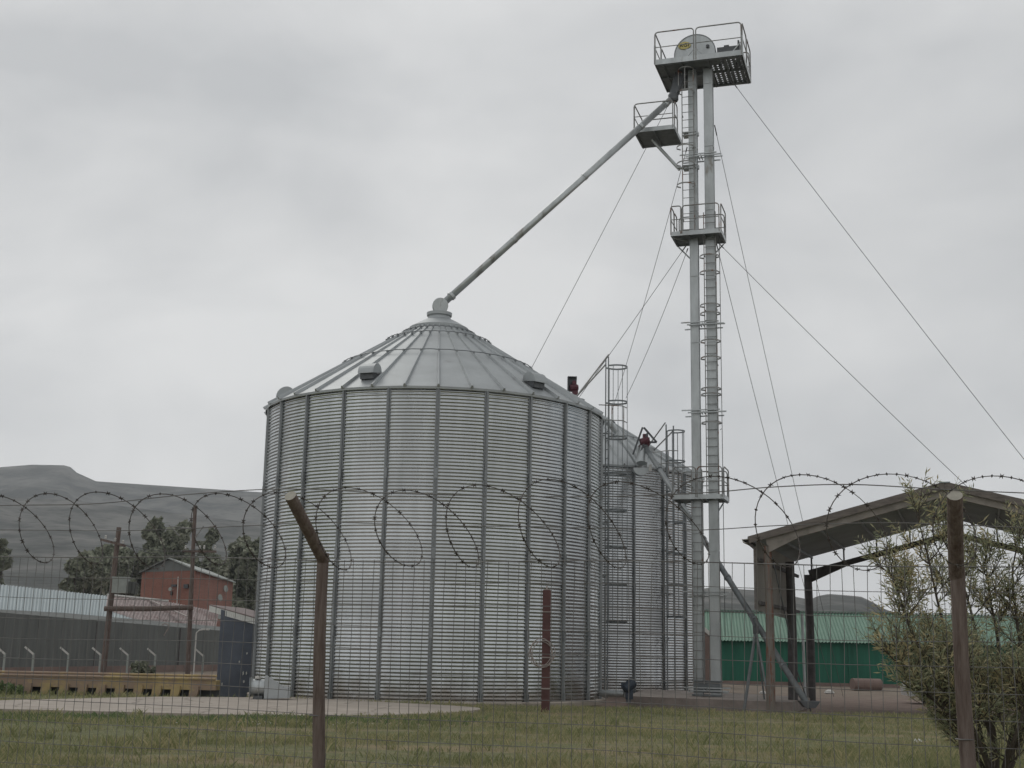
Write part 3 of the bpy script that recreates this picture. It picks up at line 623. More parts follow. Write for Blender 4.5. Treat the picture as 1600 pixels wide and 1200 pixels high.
# ------------------------------------------------------------------ spout pipe
A0 = Vector((s1c[0] + 0.02, s1c[1] - 0.05, SH + 3.88))
spout = thing('grain_spout', 'long steel spout pipe running down from the tower head to the nearest silo cap', 'pipe', A0)
d = (SPB - A0)
q = MB(); q.tube([A0 + d * 0.02, SPB], 0.118, 14)
q.build('pipe', M_GALV, spout, smooth=True, loc=A0).location = (0, 0, 0)
for t in (0.045, 0.30, 0.60, 0.85, 0.965):
    q = MB(); c = A0 + d * t; q.tube([c - d.normalized() * 0.05, c + d.normalized() * 0.05], 0.132 if t > 0.05 else 0.155, 14); q.build('pipe_collar', M_GALV, spout, loc=A0).location = (0, 0, 0)
q = MB(); q.lathe(A0, [(0.25, -0.17), (0.265, -0.16), (0.265, 0.16), (0.25, 0.17)], 32, axis=(-0.1, 1, 0.12)); q.lathe(A0, [(0.03, -0.19), (0.03, -0.17)], 8, axis=(-0.1, 1, 0.12))
q.build('inlet_drum', M_GALV, spout, loc=A0).location = (0, 0, 0)
q = MB(); q.lathe(A0 - Vector((0, 0, 0.36)), [(0.26, 0.0), (0.20, 0.04), (0.15, 0.1), (0.15, 0.2)], 20); q.build('inlet_neck', M_GALV, spout, loc=A0).location = (0, 0, 0)

# motor box seen on the shoulder of the near silo roof
mp_ = P(894, 603, 43.2)
mo = thing('roof_motor', 'dark box with red motor standing on the right shoulder of the nearest silo roof', 'motor', mp_)
q = MB(); q.box((0, 0.05, 0.05), (0.30, 0.05, 0.5), R=Matrix.Rotation(0.06, 3, 'Y')); q.box((0, -0.02, 0.30), (0.31, 0.2, 0.03)); q.box((-0.15, -0.02, 0.05), (0.03, 0.2, 0.5)); q.build('guard_box', M_DARKST, mo)
q = MB(); q.lathe((0.06, -0.08, -0.08), [(0.10, -0.14), (0.12, -0.1), (0.12, 0.1), (0.1, 0.14)], 14, axis=(1, 0.2, 0.1)); q.box((0.06, -0.06, 0.1), (0.12, 0.14, 0.12)); q.box((0.1, -0.02, -0.24), (0.2, 0.2, 0.2)); q.build('motor', M_RED, mo)
q = MB(); q.box((0.07, -0.04, -0.6), (0.10, 0.10, 0.7)); q.build('stand', M_GALV, mo)

# ------------------------------------------------------------------ guy cables
def guy(label, a, b):
    q = MB(); a, b = Vector(a), Vector(b); n = 16; pts = []
    for i in range(n + 1):
        t = i / n; p = a.lerp(b, t); p.z -= 0.22 * 4 * t * (1 - t); pts.append(p)
    q.tube(pts, 0.010, 5); q.tube([pts[0], pts[0].lerp(pts[1], 0.25)], 0.022, 6)
    o = q.build('guy_cable', M_CABLE, loc=a); tag(o, label, 'cable', 'guy cables bracing the tower'); return o
guy('guy cable from the top platform slanting down past the right edge of the photo', W(1.05, 0.9, ZTOP - 0.1), (20.6, 37.2, -0.2))
guy('guy cable from the middle platform slanting down right to behind the open shed', W(0.55, 0.2, 15.9), (20.4, 37.6, -0.2))
guy('outer steep guy cable close right of the tower, fixed near its top', W(0.50, 0.25, 20.4), (14.35, 56, -0.28))
guy('inner steep guy cable close right of the tower, fixed at the middle platform', W(0.50, 0.25, 15.9), (13.95, 56, -0.28))
guy('leftmost guy cable from the top platform down to behind the nearest silo roof', W(-0.95, 0.9, ZTOP - 0.1), P(560, 1078, 52))
guy('guy cable from the middle platform down left past the tall caged ladder top', W(-0.5, 0.1, 15.9), P(566, 1078, 52))
guy('steep guy cable left of the tower fixed below the small side platform', W(-0.5, 0.15, 19.6), P(957, 640, 52.5))
guy('steep guy cable left of the tower fixed at the middle platform', W(-0.5, 0.1, 15.7), P(978, 622, 52.5))

# ------------------------------------------------------------------ long auger feeding the further silo
a0 = P(1264, 1104, 38.9); a1 = P(1006, 695, 50.2)
aug = thing('grain_auger', 'long inclined steel auger tube rising from the open shed to the further silo roof', 'auger', (a0.x, a0.y, gz(a0.x, a0.y)))
def L_(p): return Vector(p) - aug.location
dd = (a1 - a0).normalized()
q = MB(); q.tube([L_(a0), L_(a1)], 0.098, 12); q.build('tube', M_DULL, aug, smooth=True)
for t in (0.12, 0.27, 0.42, 0.57, 0.72, 0.88, 0.985):
    q = MB(); c = a0.lerp(a1, t); q.tube([L_(c - dd * 0.05), L_(c + dd * 0.05)], 0.12, 12); q.build('flange', M_DULL, aug)
hd = a1
q = MB(); c = L_(hd); q.lathe(c + Vector((0.02, -0.15, 0.12)), [(0.10, -0.2), (0.16, -0.16), (0.16, 0.16), (0.10, 0.2)], 16, axis=(0.9, -0.1, 0.35)); q.box(c + Vector((0.05, -0.1, 0.32)), (0.2, 0.2, 0.18)); q.box(c + Vector((0, 0, -0.05)), (0.34, 0.34, 0.34), R=Matrix.Rotation(0.6, 3, 'Y')); q.build('motor', M_RED, aug)
q = MB()
tri = [L_(P(1005, 669, 50.0)), L_(P(1025, 690, 50.0)), L_(P(1006, 690.5, 50.0))]
q.beam(L_(P(1004, 668, 50)), L_(P(989, 710, 50)), 0.13, 0.07); q.beam(L_(P(1012, 676, 50)), L_(P(999, 712, 50)), 0.13, 0.07)
q.beam(L_(P(1006, 668, 50)), L_(P(1026, 691, 50)), 0.06, 0.07); q.beam(L_(P(1026, 691, 50)), L_(P(1007, 691, 50)), 0.06, 0.07); q.box(L_(P(1013, 686, 50)), (0.1, 0.08, 0.12))
q.build('belt_guard', M_DARKST, aug)
q = MB(); c = L_(P(1003, 722, 50.0)); q.tube([L_(a1) + Vector((-0.05, 0, -0.1)), c + Vector((0, 0, -0.05))], 0.22, 14)
arc = [c + Vector((0.30 * cos(t), 0, -0.10 + 0.30 * sin(t))) for t in lin(pi, 2 * pi, 13)]; q.prism([p + Vector((-0.05, -0.2, -0.15)) for p in arc], (0, 0.4, 0)); q.build('discharge_head', M_GALV, aug)
q = MB(); q.box(L_(P(1016, 731, 49.8)), (0.12, 0.05, 0.26)); q.build('sign_plate', M_WHITE, aug)
q = MB(); q.tube([L_(P(946, 655, 51)), L_(P(966, 676, 51)), L_(P(1000, 728, 50.3))], 0.14, 12); q.build('cross_tube', M_GALV, aug)
ap_ = P(1181, 984, 41.2)
for (x, y, Y, r) in ((1162, 1086, 41.0, 0.05), (1196, 1092, 42.5, 0.03), (1204, 1098, 40.2, 0.035)):
    b = P(x, y, Y); b.z = gz(b.x, b.y); q = MB(); q.tube([L_(ap_), L_(b)], r, 8); q.build('support_leg', M_DULL, aug)
q = MB(); q.box(L_(ap_), (0.16, 0.16, 0.26)); q.tube([L_(ap_), L_(a0.lerp(a1, 0.31))], 0.04, 6); q.build('leg_bracket', M_DARKST, aug)
q = MB(); c = L_(a0); q.prism([c + Vector(p) for p in ((-0.3, -0.2, 0.16), (0.3, -0.2, 0.16), (0.15, -0.2, -0.03), (-0.15, -0.2, -0.03))], (0, 0.4, 0)); q.build('hopper', M_DARKST, aug)

# ------------------------------------------------------------------ plinth under the tower
pz = 0.05
q = MB(); pp = [(3.95, 42.8), (8.75, 40.35), (10.3, 44.6), (7.4, 49.6), (5.2, 50.2)]
q.prism([Vector((x, y, pz)) for x, y in pp], (0, 0, -0.6)); tag(q.build('concrete_plinth', M_PLINTH), kind='structure')

# small horizontal unloading auger with motor between the silos
b0 = P(945, 1083, 40.5); ux = thing('unloading_auger', 'short unloading auger tube with dark motor at the foot of the nearest silo', 'auger', (b0.x, b0.y, gz(b0.x, b0.y)))
def U_(p): return Vector(p) - ux.location
q = MB(); q.tube([U_(b0 + Vector((-0.6, 0.4, 0))), U_(P(976, 1084, 40.3))], 0.10, 12); q.build('tube', M_GALV, ux)
q = MB(); c = U_(P(983, 1077, 40.2)); q.lathe(c + Vector((0, 0, 0.1)), [(0.13, -0.2), (0.16, -0.15), (0.16, 0.15), (0.13, 0.2)], 14, axis=(0.7, 0.2, 0.6)); q.box(c + Vector((0.0, 0, -0.15)), (0.22, 0.2, 0.3)); q.box(c + Vector((-0.16, -0.02, 0.12)), (0.16, 0.2, 0.16)); q.build('motor', M_BLUEM, ux)
q = MB(); q.box(U_(P(982, 1093, 40.2)) + Vector((0, 0, 0.02)), (0.14, 0.14, 0.24)); q.build('foot', M_DARKST, ux)

# ------------------------------------------------------------------ axial fan at the near silo
fc = G(399, 1092, 0.06); fb = Vector((fc.x, fc.y, 0.06))
fan = thing('aeration_fan', 'round galvanised aeration fan with duct at the left foot of the nearest silo', 'fan', fb)
ax = Vector((0.985, 0.17, 0)); c = Vector((0, 0, 0.40))
q = MB(); a_, b_ = frame_of(ax); n = 28
ring = MB(); ring.lathe(c - ax * 0.22, [(0.34, 0.0), (0.36, 0.015), (0.31, 0.06), (0.285, 0.10), (0.285, 0.52), (0.25, 0.521), (0.25, 0.10), (0.30, 0.03)], n, axis=ax); ring.build('housing', M_GALV, fan, smooth=False)
q = MB(); q.lathe(c + ax * 0.05, [(0.09, -0.15), (0.1, -0.12), (0.1, 0.2), (0.09, 0.22)], 14, axis=ax)
for k in range(7):
    t = 2 * pi * k / 7; r = a_ * cos(t) + b_ * sin(t); s = a_ * -sin(t) + b_ * cos(t); q.add([c + r * 0.09 - s * 0.03 - ax * 0.05, c + r * 0.24 - s * 0.06 - ax * 0.04, c + r * 0.24 + s * 0.06 + ax * 0.04, c + r * 0.09 + s * 0.03 + ax * 0.03], [(0, 1, 2, 3)])
for rr in (0.1, 0.18, 0.26, 0.33): q.tube([c - ax * 0.24 + (a_ * cos(t) + b_ * sin(t)) * rr for t in lin(0, 2 * pi, 25)[:-1]], 0.006, 4, closed=True)
q.build('impeller', M_GALV, fan)
q = MB(); e0 = c + ax * 0.31; pts = []
y_ = Vector((-ax.y, ax.x, 0))
for (dx, w, z0, z1) in ((0.31, 0.34, 0.02, 0.78), (0.40, 0.34, 0.02, 0.80), (1.02, 0.42, 0.05, 0.42), (1.25, 0.42, 0.05, 0.40)):
    for s, z in ((-1, z0), (1, z0), (1, z1), (-1, z1)): pts.append(ax * dx + y_ * s * w + Vector((0, 0, z)))
fs = [(0, 1, 2, 3), (12, 15, 14, 13)]
for k in range(3):
    for s in range(4): fs.append((k * 4 + s, k * 4 + (s + 1) % 4, k * 4 + 4 + (s + 1) % 4, k * 4 + 4 + s))
q.add(pts, fs); q.build('duct', M_ROOF, fan)
q = MB(); q.box(c + Vector((0.06, -0.02, 0.34)), (0.20, 0.2, 0.09)); q.build('junction_box', M_WHITE, fan)
q = MB(); q.box(Vector((0.12, 0, 0.06)), (0.34, 0.44, 0.12)); q.build('foot', M_DARKST, fan)

fan.scale = (0.72, 0.72, 0.76)
# ------------------------------------------------------------------ red steel post with a coil of cable
rp = G(852, 1113, 0.0); 
post = thing('steel_post', 'dark red steel post standing alone in front of the nearest silo', 'post', (rp.x, rp.y, -0.03))
hh = P(850, 922, rp.y).z + 0.03
q = MB(); 
prof = [(-0.10, -0.09), (0.10, -0.09), (0.10, -0.07), (0.012, -0.07), (0.012, 0.07), (0.10, 0.07), (0.10, 0.09), (-0.10, 0.09), (-0.10, 0.07), (-0.012, 0.07), (-0.012, -0.07), (-0.10, -0.07)]
q.prism([Vector((x * 1.0, y, 0)) for x, y in prof], (0.0, 0, hh)); q.build('column', M_BRICKRED, post)
q = MB(); q.box((0, 0, hh + 0.008), (0.14, 0.14, 0.03)); q.tube([(0, 0, hh), (0, 0, hh + 0.1)], 0.02, 6); q.build('cap_plate', M_HOSE, post)
q = MB(); q.box((0, -0.1, 0.45 * hh), (0.215, 0.02, 0.03)); q.box((0, -0.1, 0.2 * hh), (0.215, 0.02, 0.03)); q.box((0, -0.1, 0.82 * hh), (0.215, 0.02, 0.02)); q.build('strap', M_HOSE, post)
cz = P(846, 1020, rp.y).z; cx = P(846, 1020, rp.y).x
q = MB(); pts = []
for k in range(24 * 4):
    t = 2 * pi * k / 24; r = 0.30 + 0.035 * sin(k * 0.37); pts.append(Vector((cx + (k / 24.0 - 2) * 0.022 + r * cos(t) * 0.92, rp.y - 0.14 - 0.012 * (k / 24.0), cz + r * sin(t) * 1.05)))
q.tube(pts, 0.011, 5); o = q.build('cable_coil', M_HOSE, loc=(cx, rp.y - 0.14, cz)); tag(o, 'loose coil of pale cable hanging on the dark red post', 'cable coil')

# ------------------------------------------------------------------ open shed on the right
SHX, SHY, SHR = 7.65, 38.0, radians(-20)
shed = thing('open_shed', 'open-sided gable shed of timber portals and sheet roof on the right', 'shed', (SHX, SHY, 0), SHR)
SMI = (Matrix.Translation((SHX, SHY, 0)) @ Matrix.Rotation(SHR, 4, 'Z')).inverted()
SD = 9.3; UE, URG, ZE, ZR = -0.55, 5.05, 4.82, 6.30; sl = (ZR - ZE) / (URG - UE)
def zr(u): return ZE + (min(u, 2 * URG - u) - UE) * sl
def gl(u, v):
    p = Matrix.Rotation(SHR, 4, 'Z') @ Vector((u, v, 0)); return gz(SHX + p.x, SHY + p.y) - 0.05
# corrugated roof sheets (two slopes) with real waves
def sheet(p00, p10, p01, n, amp, nrm, m, name, parent, thick=0.0):
    """corrugated sheet: waves run across p00->p10, ridges along p00->p01"""
    q = MB(); p00, p10, p01, nrm = Vector(p00), Vector(p10), Vector(p01), Vector(nrm).normalized(); k = n * 4
    for j in range(2):
        for i in range(k + 1):
            q.v.append(tuple(p00 + (p10 - p00) * i / k + (p01 - p00) * j + nrm * amp * sin(2 * pi * i / 4)))
    q.f = [(i, i + 1, k + 2 + i, k + 1 + i) for i in range(k)]; q.m = [0] * k
    return q.build(name, m, parent, smooth=False)
for s in (0, 1):
    if s == 0: a, b = (UE, -0.35, ZE), (URG, -0.35, ZR)
    else: a, b = (2 * URG - UE, -0.35, ZE), (URG, -0.35, ZR)
    n_ = Vector((-sl if s == 0 else sl, 0, 1))
    sheet(a, (a[0], SD + 0.4, a[2]), b, 48, 0.02, n_, M_SHEDIN, 'roof_sheet', shed)
q = MB(); q.box((URG, SD / 2, ZR + 0.03), (0.3, SD + 0.8, 0.03)); q.build('ridge_cap', M_SHEDIN, shed)
# front barge boards and rafters, purlins
for s in (1, -1):
    def X_(u): return u if s == 1 else 2 * URG - u
    q = MB(); q.beam((X_(UE + 0.05), -0.36, ZE - 0.05), (X_(URG), -0.36, ZR - 0.05), 0.03, 0.20); q.build('barge_board', M_TIMB, shed)
    q = MB(); q.beam((X_(0.0), -0.20, zr(0) - 0.26), (X_(URG), -0.20, ZR - 0.25), 0.10, 0.20); q.prism([(X_(0.06), -0.25, zr(0) - 0.34), (X_(1.1), -0.25, zr(1.1) - 0.34), (X_(0.06), -0.25, zr(0) - 0.56)], (0, 0.10, 0)); q.build('rafter', M_RAFT, shed)
    for v in (SD,):
        q = MB(); drop = 0.60
        q.beam((X_(0.05), v, zr(0) - drop), (X_(URG), v, ZR - drop + 0.02), 0.12, 0.20); q.prism([(X_(0.05), v - 0.06, zr(0) - drop - 0.1), (X_(1.5), v - 0.06, zr(1.5) - drop - 0.1), (X_(0.05), v - 0.06, zr(0) - drop - 0.36)], (0, 0.12, 0)); q.build('rafter', M_TIMBD, shed)
    for k in range(5):
        u = 0.15 + k * 1.15; q = MB(); q.box((X_(u), SD / 2, zr(u) - 0.07), (0.05, SD + 0.6, 0.08), R=Matrix.Rotation(-s * atan2(sl, 1), 3, 'Y')); q.build('purlin', M_SHEDIN, shed)
        q = MB(); q.box((X_(u), SD, zr(u) - 0.35), (0.05, 0.1, 0.5)); q.build('cleat', M_TIMBD, shed)
# posts
def shed_post(u, v, r, m, ztop):
    q = MB(); zb = gl(u, v); pts = [Vector((u + 0.03 * sin(3 * t), v, zb + (ztop - zb) * t)) for t in lin(0, 1, 7)]
    q.tube(pts, r, 10, radii=[r * (1.08 - 0.15 * t) for t in lin(0, 1, 7)]); return q.build('post', m, shed)
M_PALEPOST = mat('peeling_post_timber', (0.17, 0.15, 0.13), 0.85, 0, 0.2, 3, stretch=(4, 4, 0.7), rust=0.5, rustcol=(0.17, 0.085, 0.06), bump=0.3)
o = shed_post(0, -0.1, 0.125, M_PALEPOST, 4.6); o['label'] = 'pale post with peeling red paint at the front corner'
shed_post(0, 4.6, 0.15, M_TIMBD, 4.45); shed_post(0, SD, 0.155, M_TIMBD, 4.3)
for v in (-0.1, 4.6, SD): shed_post(2 * URG, v, 0.14, M_TIMBD, 4.5)
q = MB(); zb = gl(-0.1, 8.6); q.tube([(-0.12, 8.7, zb), (-0.16, 8.7, 2.9)], 0.05, 8); q.build('prop_pole', M_GALV, shed)
q = MB(); q.tube([(0.12, 0.0, 4.3), (0.3, 0.3, 3.2), (0.42, 0.9, 2.2), (0.55, 1.6, 1.0), (0.9, 2.2, gl(0.9, 2.2))], 0.02, 6); q.tube([(0.25, 3.2, 3.9), (0.28, 2.8, 2.8), (0.45, 1.9, 1.9)], 0.015, 6); q.build('hanging_cable', M_DARKST, shed)
# side cladding (upper half of the left side)
sheet((-0.32, -0.15, 2.72), (-0.32, 8.2, 2.62), (-0.32, -0.15, 4.80), 46, 0.018, (1, 0, 0), M_SHEDCL, 'side_cladding', shed)
for z in (2.95, 4.2):
    q = MB(); q.box((-0.24, 4.2, z), (0.07, 8.6, 0.1)); q.build('girt', M_TIMBD, shed)
q = MB(); g_ = [(-0.08, 0.0), (-0.12, 0.1), (0.06, 0.12), (0.05, 0.1), (-0.1, 0.09), (-0.06, 0.02), (0.05, 0.0)]
q.prism([(UE - 0.03 + x, -0.4, ZE - 0.14 + z) for x, z in g_], (0, SD + 0.8, 0)); q.build('gutter', M_WHITE, shed)
q = MB(); q.tube([(UE - 0.03, -0.1, ZE - 0.1), (-0.36, -0.1, ZE - 0.3), (-0.36, -0.1, 2.75)], 0.05, 8); q.build('downpipe', M_TIMB, shed)

# ------------------------------------------------------------------ green building
gb0, gb1 = P(1098, 1064, 75), P(1720, 1072, 72)
gb = thing('farm_building', 'long low building with dark green walls and pale green corrugated roof', 'building', (gb0.x, gb0.y, -0.3))
dx = (gb1 - gb0); dx.z = 0; Lg = dx.length; e1 = dx.normalized(); e2 = Vector((-e1.y, e1.x, 0))
def B(u, v, z): return e1 * u + e2 * v + Vector((0, 0, z))
q = MB(); wz = 2.45
q.prism([B(0, 0, -0.1), B(Lg, 0, -0.1), B(Lg, 9, -0.1), B(0, 9, -0.1)], (0, 0, wz + 0.1)); q.prism([B(0, 0.01, wz), B(0, 4.5, wz + 1.7), B(0, 8.99, wz)], e1 * Lg); q.build('wall', M_GRNW, gb)
sl2 = Vector(B(0, 4.5, 1.85)).normalized(); nn = e1.cross(sl2)
sheet(B(-0.3, -0.35, wz - 0.02), B(Lg + 0.3, -0.35, wz - 0.02), B(-0.3, 4.5, wz + 1.78), 118, 0.035, nn, M_GRNR, 'roof', gb)
sheet(B(-0.3, 9.35, wz - 0.02), B(Lg + 0.3, 9.35, wz - 0.02), B(-0.3, 4.5, wz + 1.78), 118, 0.035, nn, M_GRNR, 'roof', gb)
q = MB(); q.beam(B(-0.3, 4.5, wz + 1.83), B(Lg + 0.3, 4.5, wz + 1.83), 0.4, 0.03); q.build('ridge_cap', M_GRNR, gb)
q = MB(); q.box(B(Lg / 2, -0.04, 0.02), (Lg, 0.05, 0.35), rz=atan2(e1.y, e1.x)); q.build('base_course', M_PINKW, gb)
for u in (0.4, 8.2, 16.5):
    q = MB(); q.box(B(u, -0.08, wz / 2), (0.08, 0.06, wz - 0.2), rz=atan2(e1.y, e1.x)); q.build('downpipe', M_GRNW, gb)
# little red gable outbuilding peeping between the tower legs
ob = P(1098, 1066, 66); hut = thing('brick_hut', 'small reddish hut with white barge boards glimpsed between the tower legs', 'hut', (ob.x, ob.y, -0.3))
q = MB(); q.box((-0.3, 1.5, 1.2), (1.9, 3, 2.4)); q.prism([(-1.25, 0.01, 2.4), (0.65, 0.01, 2.4), (-0.3, 0.01, 3.15)], (0, 2.98, 0)); q.build('wall', M_PINKW, hut)
for s in (-1, 1):
    q = MB(); q.beam((-0.3, -0.02, 3.25), (-0.3 + s * 1.15, -0.02, 2.3), 0.04, 0.18); q.build('barge_board', M_WHITE, hut)
    q = MB(); q.beam((-0.3 + s * 0.55, 0, 2.83), (-0.3 + s * 0.55, 3.1, 2.83), 1.45, 0.04, up=(s * 0.62, 0, 0.78)); q.build('roof', M_RUSTROOF, hut)

# drums and small items in the yard
def drum(px, py, Y, label, m=M_WHITE, r=0.28, L0=0.85):
    b = P(px, py, Y); z = gz(b.x, b.y); t = thing('drum', label, 'drum', (b.x, b.y, z))
    q = MB(); q.lathe((0, 0, r), [(r * 0.95, -L0 / 2), (r, -L0 / 2 + 0.02), (r, -L0 / 6), (r + 0.012, -L0 / 6 + 0.015), (r, -L0 / 6 + 0.03), (r, L0 / 6), (r + 0.012, L0 / 6 + 0.015), (r, L0 / 6 + 0.03), (r, L0 / 2 - 0.02), (r * 0.95, L0 / 2)], 20, axis=(0.96, 0.2, 0)); q.build('body', m, t)
    q = MB(); q.lathe((0, 0, r), [(r + 0.012, -L0 / 2 - 0.02), (r + 0.012, -L0 / 2 + 0.06)], 20, axis=(0.96, 0.2, 0)); q.build('rim', M_PINKW, t)
drum(1354, 1073, 66, 'dull pinkish drum lying on its side in front of the green wall', M_PINKW, 0.30, 1.5)
def stone(px, py, Y, r, label, m=M_WHITE, cat='stone', name='stone'):
    b = P(px, py, Y); q = MB(); n = 8
    prof = [(r * 0.5, 0.0), (r, r * 0.25), (r * 0.85, r * 0.7), (r * 0.3, r * 0.95)]
    q.lathe((0, 0, -0.02), prof, n); q.v = [(x * (1 + 0.35 * noise.noise(Vector((x * 9, y * 9, z * 9)))), y * (1 + 0.4 * noise.noise(Vector((y * 7, x * 7, 3)))), z) for x, y, z in q.v]
    o = q.build(name, m); o.location = (b.x, b.y, gz(b.x, b.y)); tag(o, label, cat)
p0 = G(1434, 1162, 0)
q = MB()
for dx0, s in ((-0.03, 0.04), (0.035, 0.05)): q.add([(dx0 - s, -0.02, 0.02), (dx0 + s * 0.2, -0.035, 0.035), (dx0 + s, 0.0, 0.045), (dx0, 0.04, 0.09), (dx0 - s * 0.8, 0.03, 0.05)], [(0, 1, 2, 3, 4), (4, 3, 2, 1, 0)])
o = q.build('paper_scrap', M_WHITE, loc=(0, 0, 0)); o.location = p0; tag(o, 'white paper scrap lying on the grass near the right fence post', 'litter')
stone(1296, 1080, 60, 0.22, 'pale stone on the dirt just right of the shed rear post'); 
stone(1192, 1066, 58, 0.16, 'small white stone on the dirt in front of the green wall, left of the shed')
# pipe bits with three dark openings under the shed
b = P(1217, 1099, 43); pb = thing('hollow_block', 'row of hollow concrete blocks with dark openings on the ground behind the shed front post', 'concrete block', (b.x, b.y, gz(b.x, b.y)), radians(-8))
q = MB(); q.box((0, 0.1, 0.02), (0.75, 0.3, 0.06)); q.box((0, 0.1, 0.2), (0.75, 0.3, 0.05))
for u in (-0.36, -0.12, 0.12, 0.36): q.box((u, 0.1, 0.11), (0.05, 0.3, 0.12))
q.box((0, 0.22, 0.11), (0.7, 0.02, 0.12)); q.build('blocks', M_CONC, pb)

# parked white car half hidden behind the bush
cb = P(1497, 1094, 50); car = thing('parked_car', 'white car parked beyond the bush on the right', 'car', (cb.x, cb.y, gz(cb.x, cb.y)), radians(-6))
q = MB(); side = [(-1.95, 0.30), (-1.98, 0.62), (-1.85, 0.82), (-1.05, 0.92), (-0.55, 1.36), (0.75, 1.40), (1.35, 0.95), (1.92, 0.88), (2.0, 0.55), (1.95, 0.30)]
vs = []; lv = [(-0.82, 1.0), (-0.78, 1.0), (0.78, 1.0), (0.82, 1.0)]
q.prism([(x, -0.80, z) for x, z in side], (0, 1.6, 0)); q.build('body', M_CAR, car)
q = MB(); win = [(-0.92, 0.93), (-0.50, 1.28), (0.05, 1.31), (0.05, 0.93)]; win2 = [(0.12, 0.93), (0.12, 1.31), (0.70, 1.31), (1.12, 0.95)]
for w_ in (win, win2): q.prism([(x, -0.812, z) for x, z in w_], (0, 0.01, 0))
q.build('window', M_GLASS, car)
for x in (-1.25, 1.25):
    q = MB(); q.lathe((x, -0.72, 0.30), [(0.30, -0.1), (0.31, -0.08), (0.31, 0.08), (0.30, 0.1)], 20, axis=(0, 1, 0)); w_ = q.build('tyre', M_TYRE, car)
    q = MB(); q.lathe((x, -0.83, 0.30), [(0.18, 0.0), (0.19, 0.01)], 16, axis=(0, 1, 0)); q.build('rim', M_GALV, w_)
q = MB(); q.box((-1.96, -0.5, 0.66), (0.08, 0.3, 0.14)); q.build('headlight', M_WHITE, car)

# ------------------------------------------------------------------ left side: warehouse
wl0, wl1 = P(-160, 1047, 58), P(345, 1044, 84)
zb = -0.3
wh = thing('warehouse', 'long grey-walled warehouse with pale teal and rusty sheet roof on the left', 'warehouse', (wl0.x, wl0.y, zb))
WO = Vector((wl0.x, wl0.y, zb))
def Q_(px, py, Y): return P(px, py, Y) - WO
def yat(px): return 1.0 / (1 / 58.0 + (1 / 84.0 - 1 / 58.0) * (px + 160) / 505.0)
def eave(px): return Q_(px, 958 + (px) * 0.082 if px < 340 else 986, yat(px))
pxs = [-160, 0, 150, 240, 345]
q = MB(); n = len(pxs); base = [Q_(p, 1046, yat(p)) for p in pxs]; top = [eave(p) + Vector((0, 0, 0.02)) for p in pxs]
back = Vector((3.0, 12, 0))
vs = []
for p, t in zip(base, top): vs += [Vector((p.x, p.y, -0.1)), Vector((p.x, p.y, t.z))]
vs2 = [v + back for v in vs]
fs = []
for i in range(n - 1): fs += [(2 * i, 2 * i + 2, 2 * i + 3, 2 * i + 1)]; fs += [(2 * n + 2 * i, 2 * n + 2 * i + 1, 2 * n + 2 * i + 3, 2 * n + 2 * i + 2)]; fs.append((2 * i + 1, 2 * i + 3, 2 * n + 2 * i + 3, 2 * n + 2 * i + 1))
fs += [(0, 1, 2 * n + 1, 2 * n), (2 * n - 2, 4 * n - 2, 4 * n - 1, 2 * n - 1)]
q.add(vs + vs2, fs); q.build('wall', M_GREYW, wh)
# pinkish plinth in front
q = MB(); b_ = [Vector((p.x, p.y, 0)) + Vector((-0.02, -0.25, -0.1)) for p in base]
for p1, p2 in zip(b_, b_[1:]): q.beam(p1 + Vector((0, 0, 0.22)), p2 + Vector((0, 0, 0.22)), 0.3, 0.55)
q.build('plinth', M_PINKW, wh)
# roof: teal part then rusty part, ridge line from photo
def rsheet(p0, p1, r0, r1, n, m, nm):
    q = MB(); k = n * 4
    for i in range(k + 1):
        t = i / k; a = Vector(p0).lerp(Vector(p1), t); b = Vector(r0).lerp(Vector(r1), t); h = 0.03 * sin(2 * pi * i / 4)
        q.v += [tuple(a + Vector((0, 0, h))), tuple(b + Vector((0, 0, h)))]
    q.f = [(2 * i, 2 * i + 2, 2 * i + 3, 2 * i + 1) for i in range(k)]; q.m = [0] * k; return q.build(nm, m, wh)
ov = Vector((-0.1, -0.35, -0.02))
E0, E1, E2 = eave(-160) + ov, eave(248) + ov, eave(341) + ov
R0, R1a, R2 = Q_(-160, 896, yat(-160) + 8), Q_(168, 931, yat(168) + 8), Q_(342, 956, yat(341) + 7)
Em = eave(168) + ov
rsheet(E0, Em, R0, R1a, 60, M_TEAL, 'roof')
q = MB(); # teal lower triangle and rusty upper part
rsheet(Em, E1, R1a.lerp(Em, 0.55), E1 + (R1a - Em) * 0.02, 16, M_TEAL, 'roof')
Rr0 = R1a; rsheet(R1a.lerp(Em, 0.55) + Vector((0, 0, 0.01)), E1 + Vector((0, 0, 0.02)), R1a + Vector((0, 0, 0.0)), Q_(262, 940, yat(262) + 8), 16, M_RUSTROOF, 'roof')
rsheet(E1, E2, Q_(262, 940, yat(262) + 8), R2, 20, M_RUSTROOF, 'roof')
q = MB(); q.tube([R1a + Vector((0, 0, 0.06)), Q_(262, 939, yat(262) + 8)], 0.09, 6); q.build('ridge_cap', M_WHITE, wh)
q = MB(); q.beam(Q_(233, 937, yat(240) + 7.0), Q_(293, 966, yat(280) + 1.5) + Vector((0, 0, 0.1)), 0.22, 0.05); q.build('roof_flashing', M_HOSE, wh)
for (px, w) in ((57, 0.10), (148, 0.16), (240, 0.08), (279, 0.22)):
    p = Q_(px, 1000, yat(px) - 0.12); t = eave(px); q = MB(); q.box((p.x, p.y, (t.z + 0.3) / 2), (w, 0.1, t.z - 0.35)); q.build('downpipe', M_TIMBD, wh)
